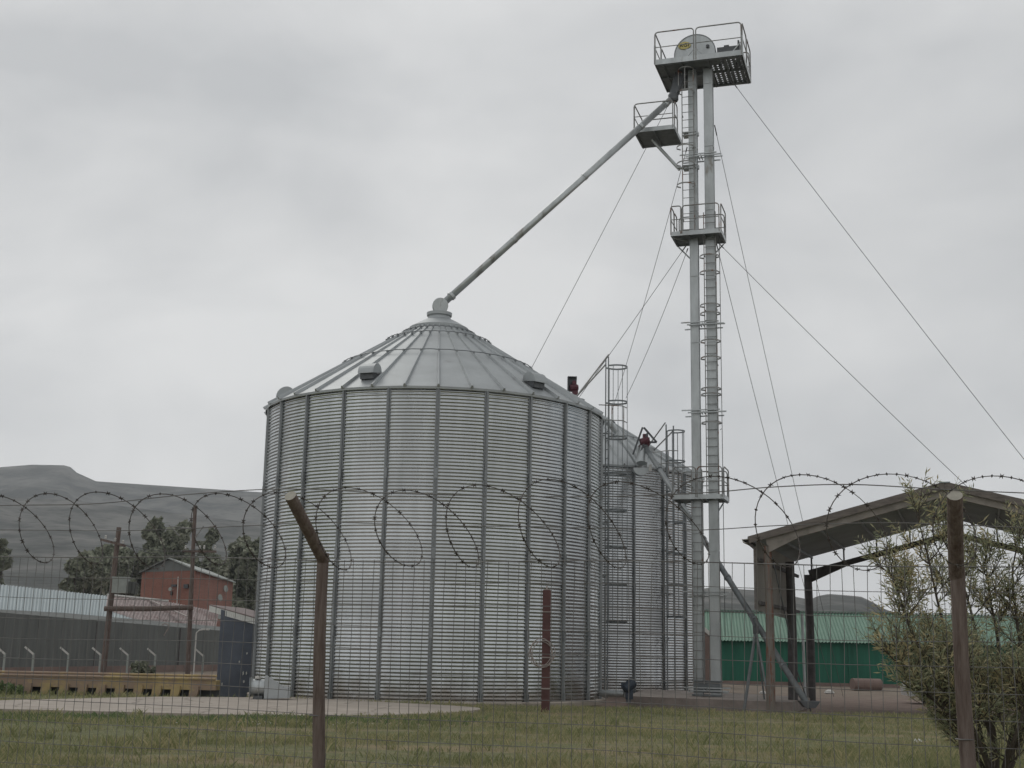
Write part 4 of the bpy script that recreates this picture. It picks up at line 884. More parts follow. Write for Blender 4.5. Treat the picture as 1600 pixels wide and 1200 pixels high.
for (x0, x1, y0, y1) in ((243, 263, 978, 986), (298, 338, 982, 991)):
    a, b = Q_(x0, y0 + 1, yat(x0) - 0.15), Q_(x1, y1, yat(x1) - 0.15); q = MB()
    q.add([(a.x, a.y, a.z), (b.x, b.y, a.z - 0.25), (b.x, b.y, b.z), (a.x, a.y, b.z)], [(0, 1, 2, 3)]); q.prism([(a.x, a.y, a.z), (b.x, b.y, a.z - 0.25), (b.x, b.y, b.z), (a.x, a.y, b.z + 0.1)], (0, 0.1, 0)); q.build('window', M_GLASS, wh)
q = MB(); c = Q_(258, 980, yat(258) - 0.4); q.tube([c + Vector((0.22 * cos(t), 0, 0.22 * sin(t))) for t in lin(2.6, -1.0, 9)] + [c + Vector((-0.05, 0, -0.5))], 0.04, 6); q.build('vent_pipe', M_HOSE, wh)

# white security fence posts with cranked arms in front of the warehouse
fp = None; 
for i, (px, py, big) in enumerate(((50, 1014, 1), (105, 1018, 0), (155, 1021, 0), (198, 1026, 0), (241, 1026, 1), (316, 1031, 0), (5, 1010, 0))):
    Y = 50 + px * 0.02
    b = P(px, 1050, Y); z0 = gz(b.x, b.y)
    if fp is None:
        fp = thing('cranked_fence_post', '', 'fence post', (b.x, b.y, z0), 0, 'pale cranked fence posts before the warehouse')
        q = MB(); q.box((0, 0, 0.62), (0.07, 0.07, 1.24)); q.build('post', M_CREAM, fp)
        q = MB(); q.beam((0, 0, 1.2), (-0.33, -0.1, 1.48), 0.07, 0.07); q.build('arm', M_WHITE, fp); r = fp
    else:
        r = copy_tree(fp); r.location = (b.x, b.y, z0)
    r['label'] = ['pale cranked fence post, second from the left edge, before the grey warehouse', 'pale cranked fence post, third from the left edge, before the grey warehouse', 'pale cranked fence post just left of the leaning transformer pole', 'pale cranked fence post just right of the leaning transformer pole', 'pale cranked fence post beside the small dark shrub', 'pale cranked fence post right of the second utility pole, nearest the blue shed', 'pale cranked fence post nearest the left edge of the photo'][i]

# street lamp
b = P(303, 1047, 52); lamp = thing('yard_lamp', 'slim white yard lamp with a bent arm between utility pole and blue shed', 'lamp', (b.x, b.y, gz(b.x, b.y)))
hL = P(303, 985, 52).z - gz(b.x, b.y)
q = MB(); q.tube([(0, 0, 0), (0, 0, hL - 0.1), (0.1, 0, hL), (0.25, 0, hL + 0.04)], 0.03, 8); q.build('pole', M_WHITE, lamp)
q = MB(); q.box((0.35, 0, hL + 0.05), (0.3, 0.12, 0.07)); q.build('lamp_head', M_WHITE, lamp)

# ------------------------------------------------------------------ blue lean-to shed left of the silo
B0 = P(337, 1088, 42.0); B1 = P(400, 1090, 42.6)
bs = thing('blue_shed', 'slate-blue shed with a white sloping fascia and flaking paint beside the nearest silo', 'shed', (B0.x, B0.y, 0))
def S_(px, py, Y): return P(px, py, Y) - Vector((B0.x, B0.y, 0))
Y0, Y1 = B0.y, B0.y + 0.6
t0, t1 = S_(335, 952, Y0), S_(410, 974, Y1); e_ = Vector((t1.x - t0.x, t1.y - t0.y, 0)); bk = Vector((0.4, 3.5, 0))
q = MB(); lo = [Vector((0, 0, -0.4)), Vector((t1.x, t1.y, -0.4)), Vector((t1.x, t1.y, -0.4)) + bk, Vector((0, 0, -0.4)) + bk]
hi = [Vector((0, 0, t0.z)), Vector((t1.x, t1.y, t1.z)), Vector((t1.x, t1.y, t1.z)) + bk, Vector((0, 0, t0.z)) + bk]
q.add(lo + hi, [(0, 1, 5, 4), (1, 2, 6, 5), (2, 3, 7, 6), (3, 0, 4, 7), (4, 5, 6, 7)]); q.build('wall', M_BLUE, bs)
# fascia: white ribbed sheet
f0, f1 = S_(327, 946, Y0 - 0.12), S_(412, 970, Y1 - 0.12); f0b = S_(327, 954, Y0 - 0.12); hgt = 0.17
q = MB(); k = 60
for i in range(k + 1):
    p = f0.lerp(f1, i / k) + Vector((0, -0.015 * sin(i * pi), 0)) + Vector((0, 0.012 * (i % 2), 0)); q.v += [tuple(p), tuple(p - Vector((0, 0, 0.19)))]
q.f = [(2 * i, 2 * i + 2, 2 * i + 3, 2 * i + 1) for i in range(k)]; q.m = [0] * k; q.build('fascia', M_FASC, bs)
q = MB(); q.prism([f0, f1, f1 + bk * 1.05, f0 + bk * 1.05], (0, 0, 0.03)); q.build('roof', M_RUSTROOF, bs)
q = MB()
pts_ = [(354, 1005, 0.05), (357, 1012, 0.06), (360, 1017, 0.05), (374, 1034, 0.05), (380, 1052, 0.05), (385, 1052, 0.05), (381, 1065, 0.06), (347, 1069, 0.04), (386, 1021, 0.05)]
for x, y, s in pts_:
    p = S_(x, y, Y0 + (x - 337) / 73.0 * 0.6 - 0.012); h = s * random.uniform(0.8, 2.0); q.add([p + Vector((-s * 0.3, 0, -h)), p + Vector((s * 0.5, 0, -h * 0.3)), p + Vector((s * 0.2, 0, h)), p + Vector((-s * 0.5, 0, h * 0.5))], [(0, 1, 2, 3)])
q.build('flaked_paint', M_WHITE, bs)

# ------------------------------------------------------------------ yellow steel barrier
def ypt(px, py, Yl=37.2, Yr=36.9): return P(px, py, Yl + (Yr - Yl) * px / 335.0)
ya, yb = ypt(-90, 1086), ypt(336, 1088); yo = Vector((ya.x, ya.y, 0))
yb0 = Vector((yb.x, yb.y, 0)); ydir = (yb0 - yo).normalized(); Ly = (yb0 - yo).length; yr = atan2(ydir.y, ydir.x)
yel = thing('yellow_barrier', 'long low weathered yellow steel beam on curved brackets before the warehouse', 'barrier', yo, yr)
zt_, zm = 0.56, 0.20
q = MB(); q.box((Ly / 2, 0.25, (zt_ - 0.09 + zm) / 2), (Ly, 0.5, zt_ - 0.09 - zm)); q.build('beam', M_YEL, yel)
for z, v in ((zt_ - 0.05, -0.04), (zt_ + 0.03, 0.06)):
    q = MB(); q.tube([(0, v, z), (Ly, v, z)], 0.035, 8); q.build('top_rail', M_YEL, yel)
nb = int(Ly / 0.53)
for i in range(nb):
    u = 0.2 + i * 0.53; q = MB(); prof = [(0.0, zm + 0.1), (0.24, zm + 0.1), (0.235, 0.14), (0.20, 0.03), (0.13, -0.05), (-0.04, -0.08)]
    q.prism([(u + x, -0.07, z) for x, z in prof], (0, 0.14, 0)); q.build('bracket', M_YEL, yel)
q = MB(); q.box((Ly / 2, 0.5, 0.1), (Ly, 0.1, 0.3)); q.build('back_plate', M_DARKST, yel)

# ------------------------------------------------------------------ brick building
Yk = 118.0
k0, k1, k2 = P(217, 960, Yk), P(301, 960, Yk - 5), P(361, 960, Yk + 16)
bb = thing('brick_building', 'tall narrow red brick building with grey gable and satellite dishes behind the warehouse', 'building', (k0.x, k0.y, -0.3))
BO = Vector((k0.x, k0.y, -0.3))
def K_(px, py, Y): return P(px, py, Y) - BO
c0, c1, c2 = K_(217, 960, Yk), K_(301, 960, Yk - 5), K_(361, 960, Yk + 16); c3 = c0 + (c2 - c1)
zw = K_(217, 894, Yk).z; zrg = K_(265, 874, Yk - 2.9).z
q = MB(); ft = [Vector((c.x, c.y, -0.2)) for c in (c0, c1, c2, c3)]; tp = [Vector((c.x, c.y, zw)) for c in (c0, c1, c2, c3)]
q.add(ft + tp, [(0, 1, 5, 4), (1, 2, 6, 5), (2, 3, 7, 6), (3, 0, 4, 7), (4, 5, 6, 7)]); q.build('wall', M_BRICK, bb)
gm = (c0 + c1) / 2; gm.z = zrg; dpt = c2 - c1; dpt.z = 0; ou = (c1 - c0); ou.z = 0; oud = ou.normalized()
q = MB(); q.prism([tp[0] - dpt.normalized() * 0.05, tp[1] - dpt.normalized() * 0.05, gm - dpt.normalized() * 0.05], dpt + dpt.normalized() * 0.1); q.build('gable', M_GABLE, bb)
for s, p in ((-1, tp[0]), (1, tp[1])):
    q = MB(); a = p + oud * s * 0.35 - Vector((0, 0, 0.1)) - dpt.normalized() * 0.4; r_ = gm - dpt.normalized() * 0.4 + Vector((0, 0, 0.06)); d2 = dpt + dpt.normalized() * 0.8
    q.prism([a, r_, r_ + Vector((0, 0, 0.12)), a + Vector((0, 0, 0.12))], d2); q.build('roof', M_CREAM if s > 0 else M_GREYW, bb)
def onwall(px, py, side):   # point on front (0) or side (1) wall
    A, Bp = (c0, c1) if side == 0 else (c1, c2)
    x0, x1 = (217, 301) if side == 0 else (301, 361); t = (px - x0) / (x1 - x0); Ya, Yb = (Yk, Yk - 5) if side == 0 else (Yk - 5, Yk + 16)
    Y = 1 / (1 / Ya + (1 / Yb - 1 / Ya) * t); return K_(px, py, Y)
nf = Vector((oud.y, -oud.x, 0)); ns = Vector((dpt.y, -dpt.x, 0)).normalized()
for px, py, w, h in ((311, 921, 0.55, 1.1), (321, 922, 0.55, 1.0), (329, 923, 0.55, 1.0), (349, 928, 0.6, 1.2), (356, 926, 0.6, 1.2)):
    p = onwall(px, py, 1); q = MB(); q.box(p + ns * 0.03, (w * 2.8, 0.16, h), rz=atan2(dpt.y, dpt.x)); f = q.build('window', M_BLACK, bb)
for px, py, w, h in ((272, 915, 0.75, 0.2), (291, 916, 0.6, 0.35), (268, 927, 0.2, 0.35)):
    p = onwall(px, py, 0); q = MB(); q.box(p + nf * 0.02, (w, 0.1, h), rz=atan2(oud.y, oud.x)); q.build('window', M_GLASS, bb)
for i, (px, py, side, r) in enumerate(((347, 920, 1, 0.34), (338, 934, 1, 0.34), (336, 963, 1, 0.30), (271, 921, 0, 0.17))):
    p = onwall(px, py, side); n_ = (ns if side else nf); q = MB(); axd = (n_ + Vector((0.1, -0.6, 0.25))).normalized()
    q.lathe(p + n_ * 0.3, [(r * 1.0, 0.10), (r * 0.8, 0.03), (r * 0.4, -0.02), (0.03, -0.04)], 20, axis=axd); q.tube([p, p + n_ * 0.3], 0.03, 5); o = q.build('satellite_dish', M_CREAM, bb)
q = MB(); p = onwall(280, 901, 0) + nf * 0.1; p2 = onwall(278, 944, 0) + nf * 0.1; q.tube([p, p2], 0.05, 6); q.build('white_pipe', M_WHITE, bb)

# ------------------------------------------------------------------ utility poles
def pole(px0, py0, px1, py1, Y, label, r):
    b = P(px1, py1, Y); z = gz(b.x, b.y); t = P(px0, py0, Y); th = thing('utility_pole', label, 'utility pole', (b.x, b.y, z)); bl = Vector((b.x, b.y, z))
    q = MB(); q.tube([Vector((0, 0, -0.2)), t - bl], r, 10, radii=[r * 1.15, r * 0.85]); q.build('pole', M_POLE, th, smooth=False); return th, bl, t
pa, pal, pat = pole(186, 824, 160, 1052, 54, 'leaning timber utility pole carrying a grey transformer', 0.115)
q = MB(); q.beam(P(158, 843, 53.9) - pal, P(196, 853, 53.9) - pal, 0.10, 0.10); q.build('cross_arm', M_POLE, pa)
q = MB(); c = P(189, 915, 53.6) - pal; q.box(c, (0.62, 0.42, 0.62)); q.box(c + Vector((0, 0, 0.33)), (0.68, 0.48, 0.05)); q.build('transformer', M_CREAM, pa)
q = MB(); c = P(201, 918, 53.8) - pal
for k in range(4): q.box(c + Vector((0.12 * (k % 2) + 0.04, -0.2 + 0.12 * k, 0)), (0.22, 0.03, 0.48))
q.tube([c + Vector((0.2, 0, 0.2)), c + Vector((0.38, 0, 0.15)), c + Vector((0.36, 0, -0.25)), c + Vector((0.1, 0, -0.3))], 0.03, 6); q.build('cooling_fin', M_GREYW, pa)
for px in (165, 180, 192):
    q = MB(); c = P(px, 840 + (px - 158) * 0.28, 53.9) - pal; q.lathe(c, [(0.03, 0), (0.05, 0.05), (0.03, 0.08), (0.05, 0.12), (0.02, 0.16)], 8); q.build('insulator', M_WHITE, pa)
pb_, pbl, pbt = pole(305, 790, 294, 1050, 54.5, 'slender grey utility pole standing before the brick building', 0.09)
q = MB(); q.beam(P(286, 861, 54.4) - pbl, P(338, 862, 54.4) - pbl, 0.09, 0.09); q.build('cross_arm', M_POLE, pb_)
for px in (290, 312, 319, 336):
    q = MB(); c = P(px, 858, 54.4) - pbl; q.lathe(c, [(0.03, 0), (0.05, 0.05), (0.03, 0.08), (0.05, 0.12), (0.02, 0.16)], 8); q.build('insulator', M_WHITE, pb_)
q = MB(); q.tube([P(303, 826, 54.4) - pbl, P(264, 822, 54.4) - pbl], 0.02, 5); q.tube([P(303, 826, 54.4) - pbl, P(338, 822, 54.4) - pbl], 0.02, 5); q.tube([P(264, 820, 54.4) - pbl, P(281, 838, 54.4) - pbl], 0.025, 5); q.tube([P(318, 822, 54.4) - pbl, P(305, 840, 54.4) - pbl], 0.025, 5); q.build('stay_bracket', M_RAIL, pb_)
b1, b2 = P(163, 951, 53.7), P(302, 949, 54.2)
q = MB(); q.tube([b1, b1.lerp(b2, 0.5) + Vector((0, 0, -0.03)), b2], 0.105, 8); o = q.build('timber_crossbeam', M_POLE, loc=b1); tag(o, 'dark round timber beam spanning between the two utility poles', 'beam')
def line(label, a, b, sag, r=0.012, grp='power lines on the left'):
    q = MB(); n = 14; q.tube([a.lerp(b, i / n) - Vector((0, 0, sag * 4 * (i / n) * (1 - i / n))) for i in range(n + 1)], r, 4); o = q.build('power_line', M_CABLE, loc=a); tag(o, label, 'power line', grp)
line('sagging power line between the two utility poles, upper one', P(178, 846, 53.9), P(312, 858, 54.4), 0.22)
line('sagging power line between the two utility poles, lower one', P(192, 850, 53.9), P(336, 860, 54.4), 0.35)
line('drooping wire from the slender pole down to the transformer', P(214, 859, 54), P(205, 905, 53.8), 0.02)

# ------------------------------------------------------------------ trees behind
def far_tree(name, label, base, h, blobs, seed, nleaf=2600, ls=0.34, m=M_FARLEAF, group='dark trees behind the warehouse'):
    rnd = random.Random(seed); root = thing(name, label, 'tree', base, 0, group)
    q = MB(); q.tube([(0, 0, -0.2), (0.1, 0, h * 0.3), (0.0, 0.1, h * 0.55), (0.1, 0, h * 0.8)], 0.2, 8, radii=[h * 0.035, h * 0.028, h * 0.02, h * 0.008])
    for (x, y, z, r) in blobs: q.tube([(0, 0, h * 0.28 + z * 0.1), (x * 0.5, y * 0.5, z * 0.65), (x, y, z)], 0.05, 6, radii=[h * 0.015, h * 0.01, 0.03])
    q.build('trunk', M_TRUNK, root)
    q = MB(); tot = sum(b[3] ** 2 for b in blobs)
    for (x, y, z, r) in blobs:
        n = int(3.0 * nleaf * r * r / tot)
        subs = [(Vector((rnd.gauss(0, 1), rnd.gauss(0, 1), rnd.gauss(0, 0.8))).normalized() * r * rnd.uniform(0.35, 1.05), r * rnd.uniform(0.22, 0.5)) for _ in range(int(10 + r * 5))]
        for i in range(n):
            sc, sr = rnd.choice(subs); d = Vector((rnd.gauss(0, 1), rnd.gauss(0, 1), rnd.gauss(0, 1))).normalized() * sr * rnd.uniform(0.3, 1.0) ** 0.5
            p = Vector((x, y, z)) + sc + d + Vector((0, 0, -rnd.random() * 0.2)); s = ls * rnd.uniform(0.5, 1.3)
            a = Vector((rnd.gauss(0, 1), rnd.gauss(0, 1), rnd.gauss(0, 1))).normalized(); b = a.orthogonal().normalized(); b = (b + a.cross(b) * rnd.uniform(-1, 1)).normalized()
            q.add([p - a * s * 0.5, p + b * s * 0.3 + Vector((0, 0, s * 0.1)), p + a * s * 0.5, p - b * s * 0.28], [(0, 1, 2, 3)])
    q.build('crown', m, root)
    return root
def ft(px, pytop, w_px, Y, seed, label, nleaf=3000, pybase=980, shape=None):
    b = P(px, pybase, Y); base = Vector((b.x, b.y, -0.3)); t = P(px, pytop, Y).z + 0.3; w = w_px * Y / F_PX / 2
    rnd = random.Random(seed); blobs = []
    nb_ = 18
    for i in range(nb_):
        z = t * rnd.uniform(0.3, 0.92); env = w * (1.0 - 0.35 * (z / t - 0.35)); r = w * rnd.uniform(0.34, 0.54); blobs.append((rnd.uniform(-1, 1) * (env - r * 0.6), rnd.uniform(-1, 1) * w * 0.5, min(z, t - r), r))
    blobs.append((rnd.uniform(-0.2, 0.2) * w, 0, t - w * 0.32, w * 0.32))
    far_tree('tree', label, base, t, blobs, seed, nleaf, ls=0.78 * Y / 130)
ft(125, 862, 70, 132, 3, 'lowest dark tree at the left end of the row behind the teal roof', 3000)
ft(165, 852, 90, 138, 4, 'broad dark tree behind the leaning transformer pole', 3800)
ft(215, 856, 76, 142, 5, 'dark tree immediately left of the brick building', 3200)
ft(238, 808, 70, 150, 6, 'tall tree whose crown rises highest above the left side of the brick building', 3600)
ft(278, 812, 66, 150, 8, 'tall tree behind the slender utility pole above the brick building', 3600)
ft(318, 826, 60, 154, 9, 'tall tree above the right roof slope of the brick building', 3200)
ft(378, 838, 80, 150, 10, 'tall dark tree between the brick building and the nearest silo', 3800)
ft(345, 875, 60, 146, 12, 'lower dark tree directly right of the brick building roof', 2600)
ft(402, 850, 60, 150, 17, 'dark tree showing just at the left edge of the nearest silo', 2600)
ft(-14, 842, 34, 150, 13, 'dark tree cut by the left edge of the photo', 1500)
# shrub by fence post
b = P(225, 1048, 52)
far_tree('shrub', 'small dark shrub growing by the pale fence post before the warehouse', Vector((b.x, b.y, -0.28)), 1.2, [(0, 0, 0.55, 0.42), (0.25, 0.1, 0.4, 0.35), (-0.25, 0, 0.75, 0.3)], 21, 900, 0.14, group=None)
b = P(12, 1076, 36.6)
far_tree('shrub', 'low green weeds at the left end of the yellow barrier', Vector((b.x, b.y, 0.0)), 0.5, [(0, 0, 0.12, 0.22), (0.35, 0.0, 0.1, 0.2), (-0.3, 0, 0.15, 0.25)], 22, 900, 0.09, m=M_WEED, group=None)

# ------------------------------------------------------------------ boundary fence in the foreground
FD = Vector((0.9553, -0.2957, 0)); FN = Vector((-0.2957, -0.9553, 0))   # along, towards camera
def fl(px):   # point on the fence line seen at this pixel column
    k = (px - 800) / F_PX; Y = 8.78 / (1 + 0.3095 * k); return Vector((k * Y, Y, 0))
def fs_(s): return Vector((0, 8.78, 0)) + FD * s
fence = thing('wire_fence', 'tall wire mesh boundary fence on timber posts across the foreground', 'fence', (0, 8.78, 0))
FO = Vector((0, 8.78, 0))
def top_z(s): return 2.12 - 0.0105 * s + 0.008 * sin(s * 2.1)
q = MB(); s = -8.2; i = 0
while s < 6.6:
    zt0 = top_z(s) + random.uniform(0.0, 0.012); pts = []
    for z in lin(0.0, 1.0, 6): pts.append(fs_(s + 0.006 * sin(z * 9 + i * 1.7) + 0.010 * z) - FO + FN * 0.01 * sin(s * 3 + z * 4) + Vector((0, 0, z * zt0)))
    q.tube(pts, 0.0021, 4, cap=False); s += 0.076 + random.uniform(-0.0025, 0.0025); i += 1
for k in range(15):
    pts = [fs_(s) - FO + FN * 0.01 * sin(s * 3 + 2) + Vector((0, 0, top_z(s) * 1.0 - 0.152 * k * (1 + 0.0015 * s) + 0.006 * sin(s * 1.3 + k))) for s in lin(-8.2, 6.6, 60)]
    if pts[0].z > 0.02: q.tube(pts, 0.0036 if k == 0 else 0.0022, 4, cap=False)
q.build('wire_mesh', M_WIRE, fence)
def fpost(px, ze, arm, rad, seed):
    b = fl(px); r_ = random.Random(seed); o = MB(); bl = b - FO + Vector((0, 0, 0))
    pts = []; radii = []
    for t in lin(0, 1, 16): pts.append(bl + Vector((0.012 * sin(t * 5 + seed) - 0.045 * (t - 1), 0, ze * t))); radii.append(rad * (1.06 - 0.10 * t) * (1 + 0.03 * r_.uniform(-1, 1)))
    o.tube(pts, rad, 14, radii=radii); o.build('post', M_POLE, fence, smooth=False)
    o = MB(); e0 = bl + Vector((0.0, 0, ze - 0.05)); e1_ = e0 + Vector(arm); pts = []; radii = []
    for t in lin(0, 1, 8): pts.append(e0.lerp(e1_, t)); radii.append(rad * (1.02 - 0.04 * t))
    o.tube(pts, rad, 14, radii=radii, capmi=1); a_o = o.build('arm', [M_POLE, M_POLEC], fence, smooth=False)
    o = MB(); o.tube([bl + Vector((0, 0, 1.06)) + Vector((rad * 1.13 * cos(t), rad * 1.13 * sin(t), 0.0)) for t in lin(0, 2 * pi, 15)[:-1]], 0.004, 4, closed=True); o.build('tie_wire', M_WIRE, fence)
    return e1_ + FO
tipA = fpost(513, 2.18, Vector((-0.175, -0.50, 0.40)), 0.043, 1)
tipB = fpost(1494, 2.08, Vector((-0.145, -0.46, 0.44)), 0.046, 2)
tipZ = fpost(-420, 2.20, Vector((-0.17, -0.50, 0.40)), 0.05, 3)
tipC = fpost(2350, 2.06, Vector((-0.17, -0.50, 0.40)), 0.05, 4)
# two plain strands carried by the arms
for lst, tfrac, r in (([(-150, 797), (0, 790), (150, 787), (300, 772), (450, 764), (620, 771), (780, 775), (940, 776), (1100, 770), (1208, 761), (1330, 757), (1478, 765), (1640, 772)], 0.93, 0.0035), ([(-150, 830), (0, 828), (200, 829), (400, 821), (500, 816), (680, 821), (840, 823), (1000, 827), (1100, 828), (1220, 821), (1380, 817), (1486, 820), (1640, 826)], 0.45, 0.003)):
    pts = []
    for px, py in lst:
        b = fl(px) + FN * 0.50 * tfrac; pts.append(P(px, py, b.y) - FO)
    # smooth the strand
    sm = []
    for a, b, c, d_ in zip([pts[0]] + pts, pts, pts[1:], pts[2:] + [pts[-1]]):
        for k in range(6):
            t = k / 6; sm.append(0.5 * ((2 * b) + (c - a) * t + (2 * a - 5 * b + 4 * c - d_) * t * t + (3 * b - a - 3 * c + d_) * t ** 3))
    q = MB(); q.tube(sm + [pts[-1]], r, 5); q.build('strand_wire', M_WIRE, fence)

# razor wire: one open coil laid on the arms
rz_root = thing('razor_wire', 'open coil of razor wire running along the top of the fence arms', 'razor wire', FO + Vector((0, 0, 2.3)))
RO_ = FO + Vector((0, 0, 2.3))
def coil(s_turn):
    t = 2 * pi * s_turn; s = s_turn * 0.485 + 0.03 * sin(s_turn * 2.3) + 0.05 * max(0.0, s_turn - 1.5)
    w = smooth(-2.0, 3.5, s); r = 0.262 + 0.02 * smooth(-2, 2, s) + 0.012 * sin(s_turn * 1.9)
    shear = 0.04 + 0.09 * smooth(-4, -0.5, s) + 0.15 * smooth(0, 3, s) + 0.02 * sin(s_turn * 3.1); tilt = 0.10 * (1 - smooth(0.5, 3.0, s)) + 0.01
    base = fs_(s) + FN * 0.30; cz_ = 2.335 - 0.004 * s + 0.02 * sin(s * 0.9) + 0.01 * sin(s_turn * 2.6)
    return base + FD * (shear * sin(t) - tilt * cos(t)) + FN * (r * sin(t)) * -1.0 + Vector((0, 0, cz_ + r * cos(t)))
q = MB(); pts = [coil(-16.6 + i / 40.0) - RO_ for i in range(int((13.2 + 16.6) * 40))]
q.tube(pts, 0.0033, 4); q.build('coil_wire', M_RAZ, rz_root)
q = MB(); acc = 0; last = pts[0]; rnd = random.Random(5)
for p, n_ in zip(pts, pts[1:]):
    acc += (n_ - p).length
    if acc > 0.064:
        acc = 0; d_ = (n_ - p).normalized(); a, b = frame_of(d_); th = rnd.uniform(0, pi); u_ = a * cos(th) + b * sin(th)
        L1, w1 = 0.0165, 0.0095
        for uu in (u_, ):
            q.add([p - d_ * 0.010, p + uu * L1 - d_ * 0.014, p + uu * w1 * 0.5, p + uu * L1 + d_ * 0.014, p + d_ * 0.010, p - uu * L1 + d_ * 0.014, p - uu * w1 * 0.5, p - uu * L1 - d_ * 0.014], [(0, 1, 2, 3, 4, 5, 6, 7)])
            v2 = d_.cross(uu); q.add([p - d_ * 0.009, p + v2 * 0.012, p + d_ * 0.009, p - v2 * 0.012], [(0, 1, 2, 3)])
q.build('barbs', M_RAZ, rz_root)

# ------------------------------------------------------------------ willow-leaved bush at the right
def bush():
    rnd = random.Random(11); b0 = P(1556, 1200, 14.0); base = Vector((b0.x, 14.0, 0.0))
    root = thing('willow_bush', 'tall bush with slender olive and yellowish leaves beside the right fence post', 'bush', base)
    stems = MB(); leaves = MB()
    def PP(px, py, Y): return P(px, py, Y) - base
    def limb(pts, r0, r1):
        sm = []; pts = [Vector(p) for p in pts]
        for a, b, c, d_ in zip([pts[0]] + pts, pts, pts[1:], pts[2:] + [pts[-1]]):
            for k in range(4):
                t = k / 4; sm.append(0.5 * ((2 * b) + (c - a) * t + (2 * a - 5 * b + 4 * c - d_) * t * t + (3 * b - a - 3 * c + d_) * t ** 3))
        sm.append(pts[-1]); n = len(sm); stems.tube(sm, r0, 6, radii=[r0 + (r1 - r0) * i / (n - 1) for i in range(n)]); return sm
    mains = []
    M_ = [[(1556, 1250, 14), (1556, 1170, 14), (1530, 1110, 13.9), (1500, 1060, 13.8), (1470, 960, 13.7), (1452, 880, 13.7), (1432, 800, 13.7)],
          [(1560, 1240, 14), (1552, 1140, 14.1), (1534, 1080, 14.2), (1525, 990, 14.3), (1500, 900, 14.3), (1462, 820, 14.2)],
          [(1550, 1225, 14), (1520, 1110, 13.8), (1470, 1060, 13.6), (1430, 1000, 13.5), (1405, 930, 13.5), (1390, 895, 13.5)],
          [(1560, 1240, 14), (1585, 1130, 14.1), (1600, 1060, 14.2), (1590, 980, 14.3), (1582, 900, 14.3), (1590, 850, 14.3)],
          [(1562, 1240, 14), (1600, 1150, 14.0), (1640, 1050, 14.0), (1650, 950, 14.1), (1640, 880, 14.1)],
          [(1556, 1230, 14), (1545, 1120, 14.3), (1560, 1020, 14.4), (1548, 940, 14.4), (1540, 880, 14.4)],
          [(1550, 1200, 14), (1500, 1120, 13.7), (1450, 1080, 13.5), (1415, 1040, 13.4), (1385, 1010, 13.4)],
          [(1560, 1230, 14), (1610, 1120, 13.7), (1680, 1020, 13.6), (1700, 930, 13.6)],
          [(1556, 1240, 14), (1510, 1150, 13.5), (1475, 1110, 13.3), (1450, 1085, 13.3)],
          [(1560, 1240, 14), (1580, 1170, 13.4), (1600, 1110, 13.2), (1610, 1060, 13.2)],
          [(1556, 1235, 14), (1530, 1160, 13.4), (1500, 1090, 13.2), (1480, 1020, 13.1)]]
    for m_ in M_: mains.append(limb([PP(*p) for p in m_], 0.030, 0.006))
    def twig(p, d, L, nl, droop=0.0):
        d = d.normalized(); pts = []; q_ = p.copy(); dv = d.copy(); n = 6
        for i in range(n + 1):
            pts.append(q_.copy()); dv = (dv + Vector((rnd.uniform(-0.14, 0.14), rnd.uniform(-0.14, 0.14), 0.07 - droop))).normalized(); q_ = q_ + dv * (L / n)
        stems.tube(pts, 0.004, 4, radii=[0.0045 - 0.0032 * i / n for i in range(n + 1)], cap=False)
        for k in range(nl):
            t = (k + 0.5) / nl * n; i = min(int(t), n - 1); pp = pts[i].lerp(pts[i + 1], t - i); tv = (pts[i + 1] - pts[i]).normalized()
            a, b = frame_of(tv); th = rnd.uniform(0, 2 * pi); side = a * cos(th) + b * sin(th); ld = (tv * rnd.uniform(0.35, 0.95) + side * 0.8 + Vector((0, 0, rnd.uniform(-0.25, 0.15)))).normalized()
            ln = rnd.uniform(0.06, 0.115); w = ln * rnd.uniform(0.06, 0.10); nrm = ld.cross(Vector((rnd.gauss(0, 1), rnd.gauss(0, 1), rnd.gauss(0, 1)))).normalized(); bend = ld.cross(nrm) * ln * rnd.uniform(-0.1, 0.1)
            mid = pp + ld * ln * 0.45 + bend; leaves.add([pp, mid + nrm * w, pp + ld * ln, mid - nrm * w], [(0, 1, 2, 3)])
    for mi, sm in enumerate(mains):
        n = len(sm)
        for k in range(20):
            t = rnd.uniform(0.2, 1.0); i = min(int(t * (n - 1)), n - 2); p = sm[i].lerp(sm[i + 1], rnd.random()); tv = (sm[i + 1] - sm[i]).normalized()
            th = rnd.uniform(0, 2 * pi); side = Vector((cos(th), sin(th) * 0.8, rnd.uniform(-0.25, 0.35))); L1 = (0.75 - 0.35 * t) * rnd.uniform(0.35, 0.85)
            bd = (tv * 0.7 + side).normalized(); bp = [p]; q_ = p.copy(); dv = bd.copy()
            for _ in range(5): dv = (dv + Vector((rnd.uniform(-0.15, 0.15), rnd.uniform(-0.15, 0.15), 0.12))).normalized(); q_ = q_ + dv * L1 / 5; bp.append(q_.copy())
            stems.tube(bp, 0.006, 4, radii=[0.008 - 0.0009 * j for j in range(6)], cap=False)
            for j in range(6):
                tt = rnd.uniform(0.15, 1.0); jj = min(int(tt * 5), 4); pq = bp[jj].lerp(bp[jj + 1], rnd.random()); th = rnd.uniform(0, 2 * pi)
                twig(pq, (bp[jj + 1] - bp[jj]).normalized() * 0.9 + Vector((cos(th), sin(th), rnd.uniform(-0.2, 0.6))) * 0.7, rnd.uniform(0.18, 0.42), rnd.randint(10, 17))
            twig(bp[-1], dv, rnd.uniform(0.15, 0.35), 14)
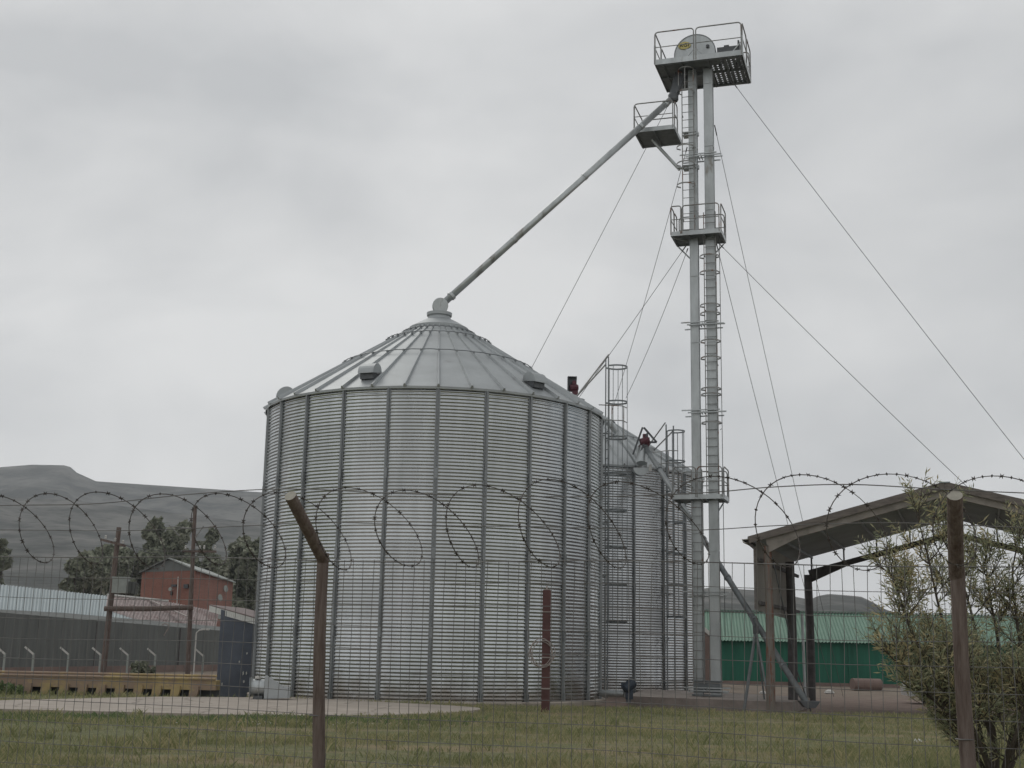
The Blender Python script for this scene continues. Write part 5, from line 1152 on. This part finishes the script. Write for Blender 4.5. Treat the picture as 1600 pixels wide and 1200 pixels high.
        for _ in range(3): twig(sm[-1], (sm[-1] - sm[-3]).normalized() + Vector((rnd.uniform(-0.4, 0.4), 0, 0.2)), rnd.uniform(0.2, 0.4), 16)
    stems.build('stems', M_TRUNK, root); leaves.build('leaves', M_LEAF, root)
bush()

# ------------------------------------------------------------------ grass and weeds
def on_apron(x, y):
    inside = False; j = len(poly) - 1
    for i in range(len(poly)):
        if (poly[i].y > y) != (poly[j].y > y) and x < (poly[j].x - poly[i].x) * (y - poly[i].y) / (poly[j].y - poly[i].y) + poly[i].x: inside = not inside
        j = i
    return inside
rnd = random.Random(3); g = MB()
def blade(x, y, z, h, w, lean):
    th = rnd.uniform(0, pi); a = Vector((cos(th), sin(th), 0)) * w; lx, ly = rnd.uniform(-lean, lean), rnd.uniform(-lean, lean)
    g.add([Vector((x, y, z - 0.01)) - a, Vector((x, y, z - 0.01)) + a, Vector((x + lx * h * 0.4 + a.x * 0.3, y + ly * h * 0.4, z + h * 0.6)), Vector((x + lx * h, y + ly * h, z + h))], [(0, 1, 2), (0, 2, 3)])
cnt = 0
while cnt < 62000:
    y = 13.5 + 26 * rnd.random() ** 1.25; half = 0.43 * y + 0.6; x = rnd.uniform(-half, half)
    if on_apron(x, y): continue
    if (x - s1c[0]) ** 2 + (y - s1c[1]) ** 2 < (SR + 0.2) ** 2: continue
    if y + 0.3 * x > 39.3 and x > -5.5: continue
    if x < -5 and y > 37.0: continue
    dn = noise.noise(Vector((x * 0.22, y * 0.7, 4))) + 0.35 * noise.noise(Vector((x * 1.4, y * 1.4, 9)))
    if rnd.random() > 0.55 + 0.9 * dn: continue
    hgt = (0.04 + 0.09 * max(0, dn + 0.2)) * rnd.uniform(0.5, 1.5); z = gz(x, y) + 0.05 * noise.noise(Vector((x * 0.35, y * 0.35, 0))) * (1 if y < 34 else 0)
    if x < -5 and y > 32: hgt *= 1.6
    blade(x, y, z, hgt, 0.0055 * (y / 20) ** 0.7, 0.7); cnt += 1
for k in range(420):
    y = 14 + 20 * rnd.random() ** 1.2; x = rnd.uniform(-0.42 * y, 0.42 * y)
    if on_apron(x, y): continue
    R_ = rnd.uniform(0.05, 0.22); H_ = rnd.uniform(0.07, 0.2)
    for j in range(int(26 + 90 * R_)):
        blade(x + rnd.gauss(0, R_), y + rnd.gauss(0, R_), 0.0, H_ * rnd.uniform(0.4, 1.1), 0.007, 0.8)
tag(g.build('grass', M_GRASSB), 'short patchy green and straw-coloured grass across the foreground', 'grass', kind='stuff')
g = MB()
for k in range(3600):
    px = rnd.uniform(-20, 760) if rnd.random() < 0.7 else rnd.gauss(430, 60); py = 1121 + abs(rnd.gauss(0, 5)) + (2 if px > 200 else -2)
    p = G(px, py, 0)
    if on_apron(p.x, p.y): continue
    blade(p.x, p.y, 0, rnd.uniform(0.05, 0.13), 0.012, 0.9)
tag(g.build('weeds', M_WEED), 'darker fringe of weeds along the front of the concrete apron', 'weeds', kind='stuff')
g = MB()
for k in range(40):
    px = rnd.gauss(430, 50) if k < 28 else rnd.uniform(520, 600); p = G(px, 1127 + abs(rnd.gauss(0, 3)), 0.08); s = rnd.uniform(0.009, 0.018)
    g.lathe((p.x, p.y, p.z), [(s * 0.3, -s * 0.4), (s, 0), (s * 0.3, s * 0.4)], 6)
tag(g.build('white_flowers', M_WHITE), 'scattered tiny white flowers in the weeds by the apron', 'flowers', kind='stuff')

# ------------------------------------------------------------------ air
HAZE = 0.00026
q = MB(); q.box((0, 905, 145), (4400, 1990, 302))
hz = q.build('haze', M_GLASS); tag(hz, kind='stuff')
hm_ = bpy.data.materials.new('haze_air'); hm_.use_nodes = True; nt = hm_.node_tree
for n_ in list(nt.nodes):
    if n_.type == 'BSDF_PRINCIPLED': nt.nodes.remove(n_)
pv = nt.nodes.new('ShaderNodeVolumePrincipled'); pv.inputs['Color'].default_value = (0.93, 0.955, 0.98, 1); pv.inputs['Density'].default_value = HAZE; pv.inputs['Color'].default_value = (0.90, 0.945, 1.0, 1); pv.inputs['Anisotropy'].default_value = 0.2
nt.links.new(pv.outputs[0], nt.nodes['Material Output'].inputs['Volume'])
hz.data.materials.clear(); hz.data.materials.append(hm_)
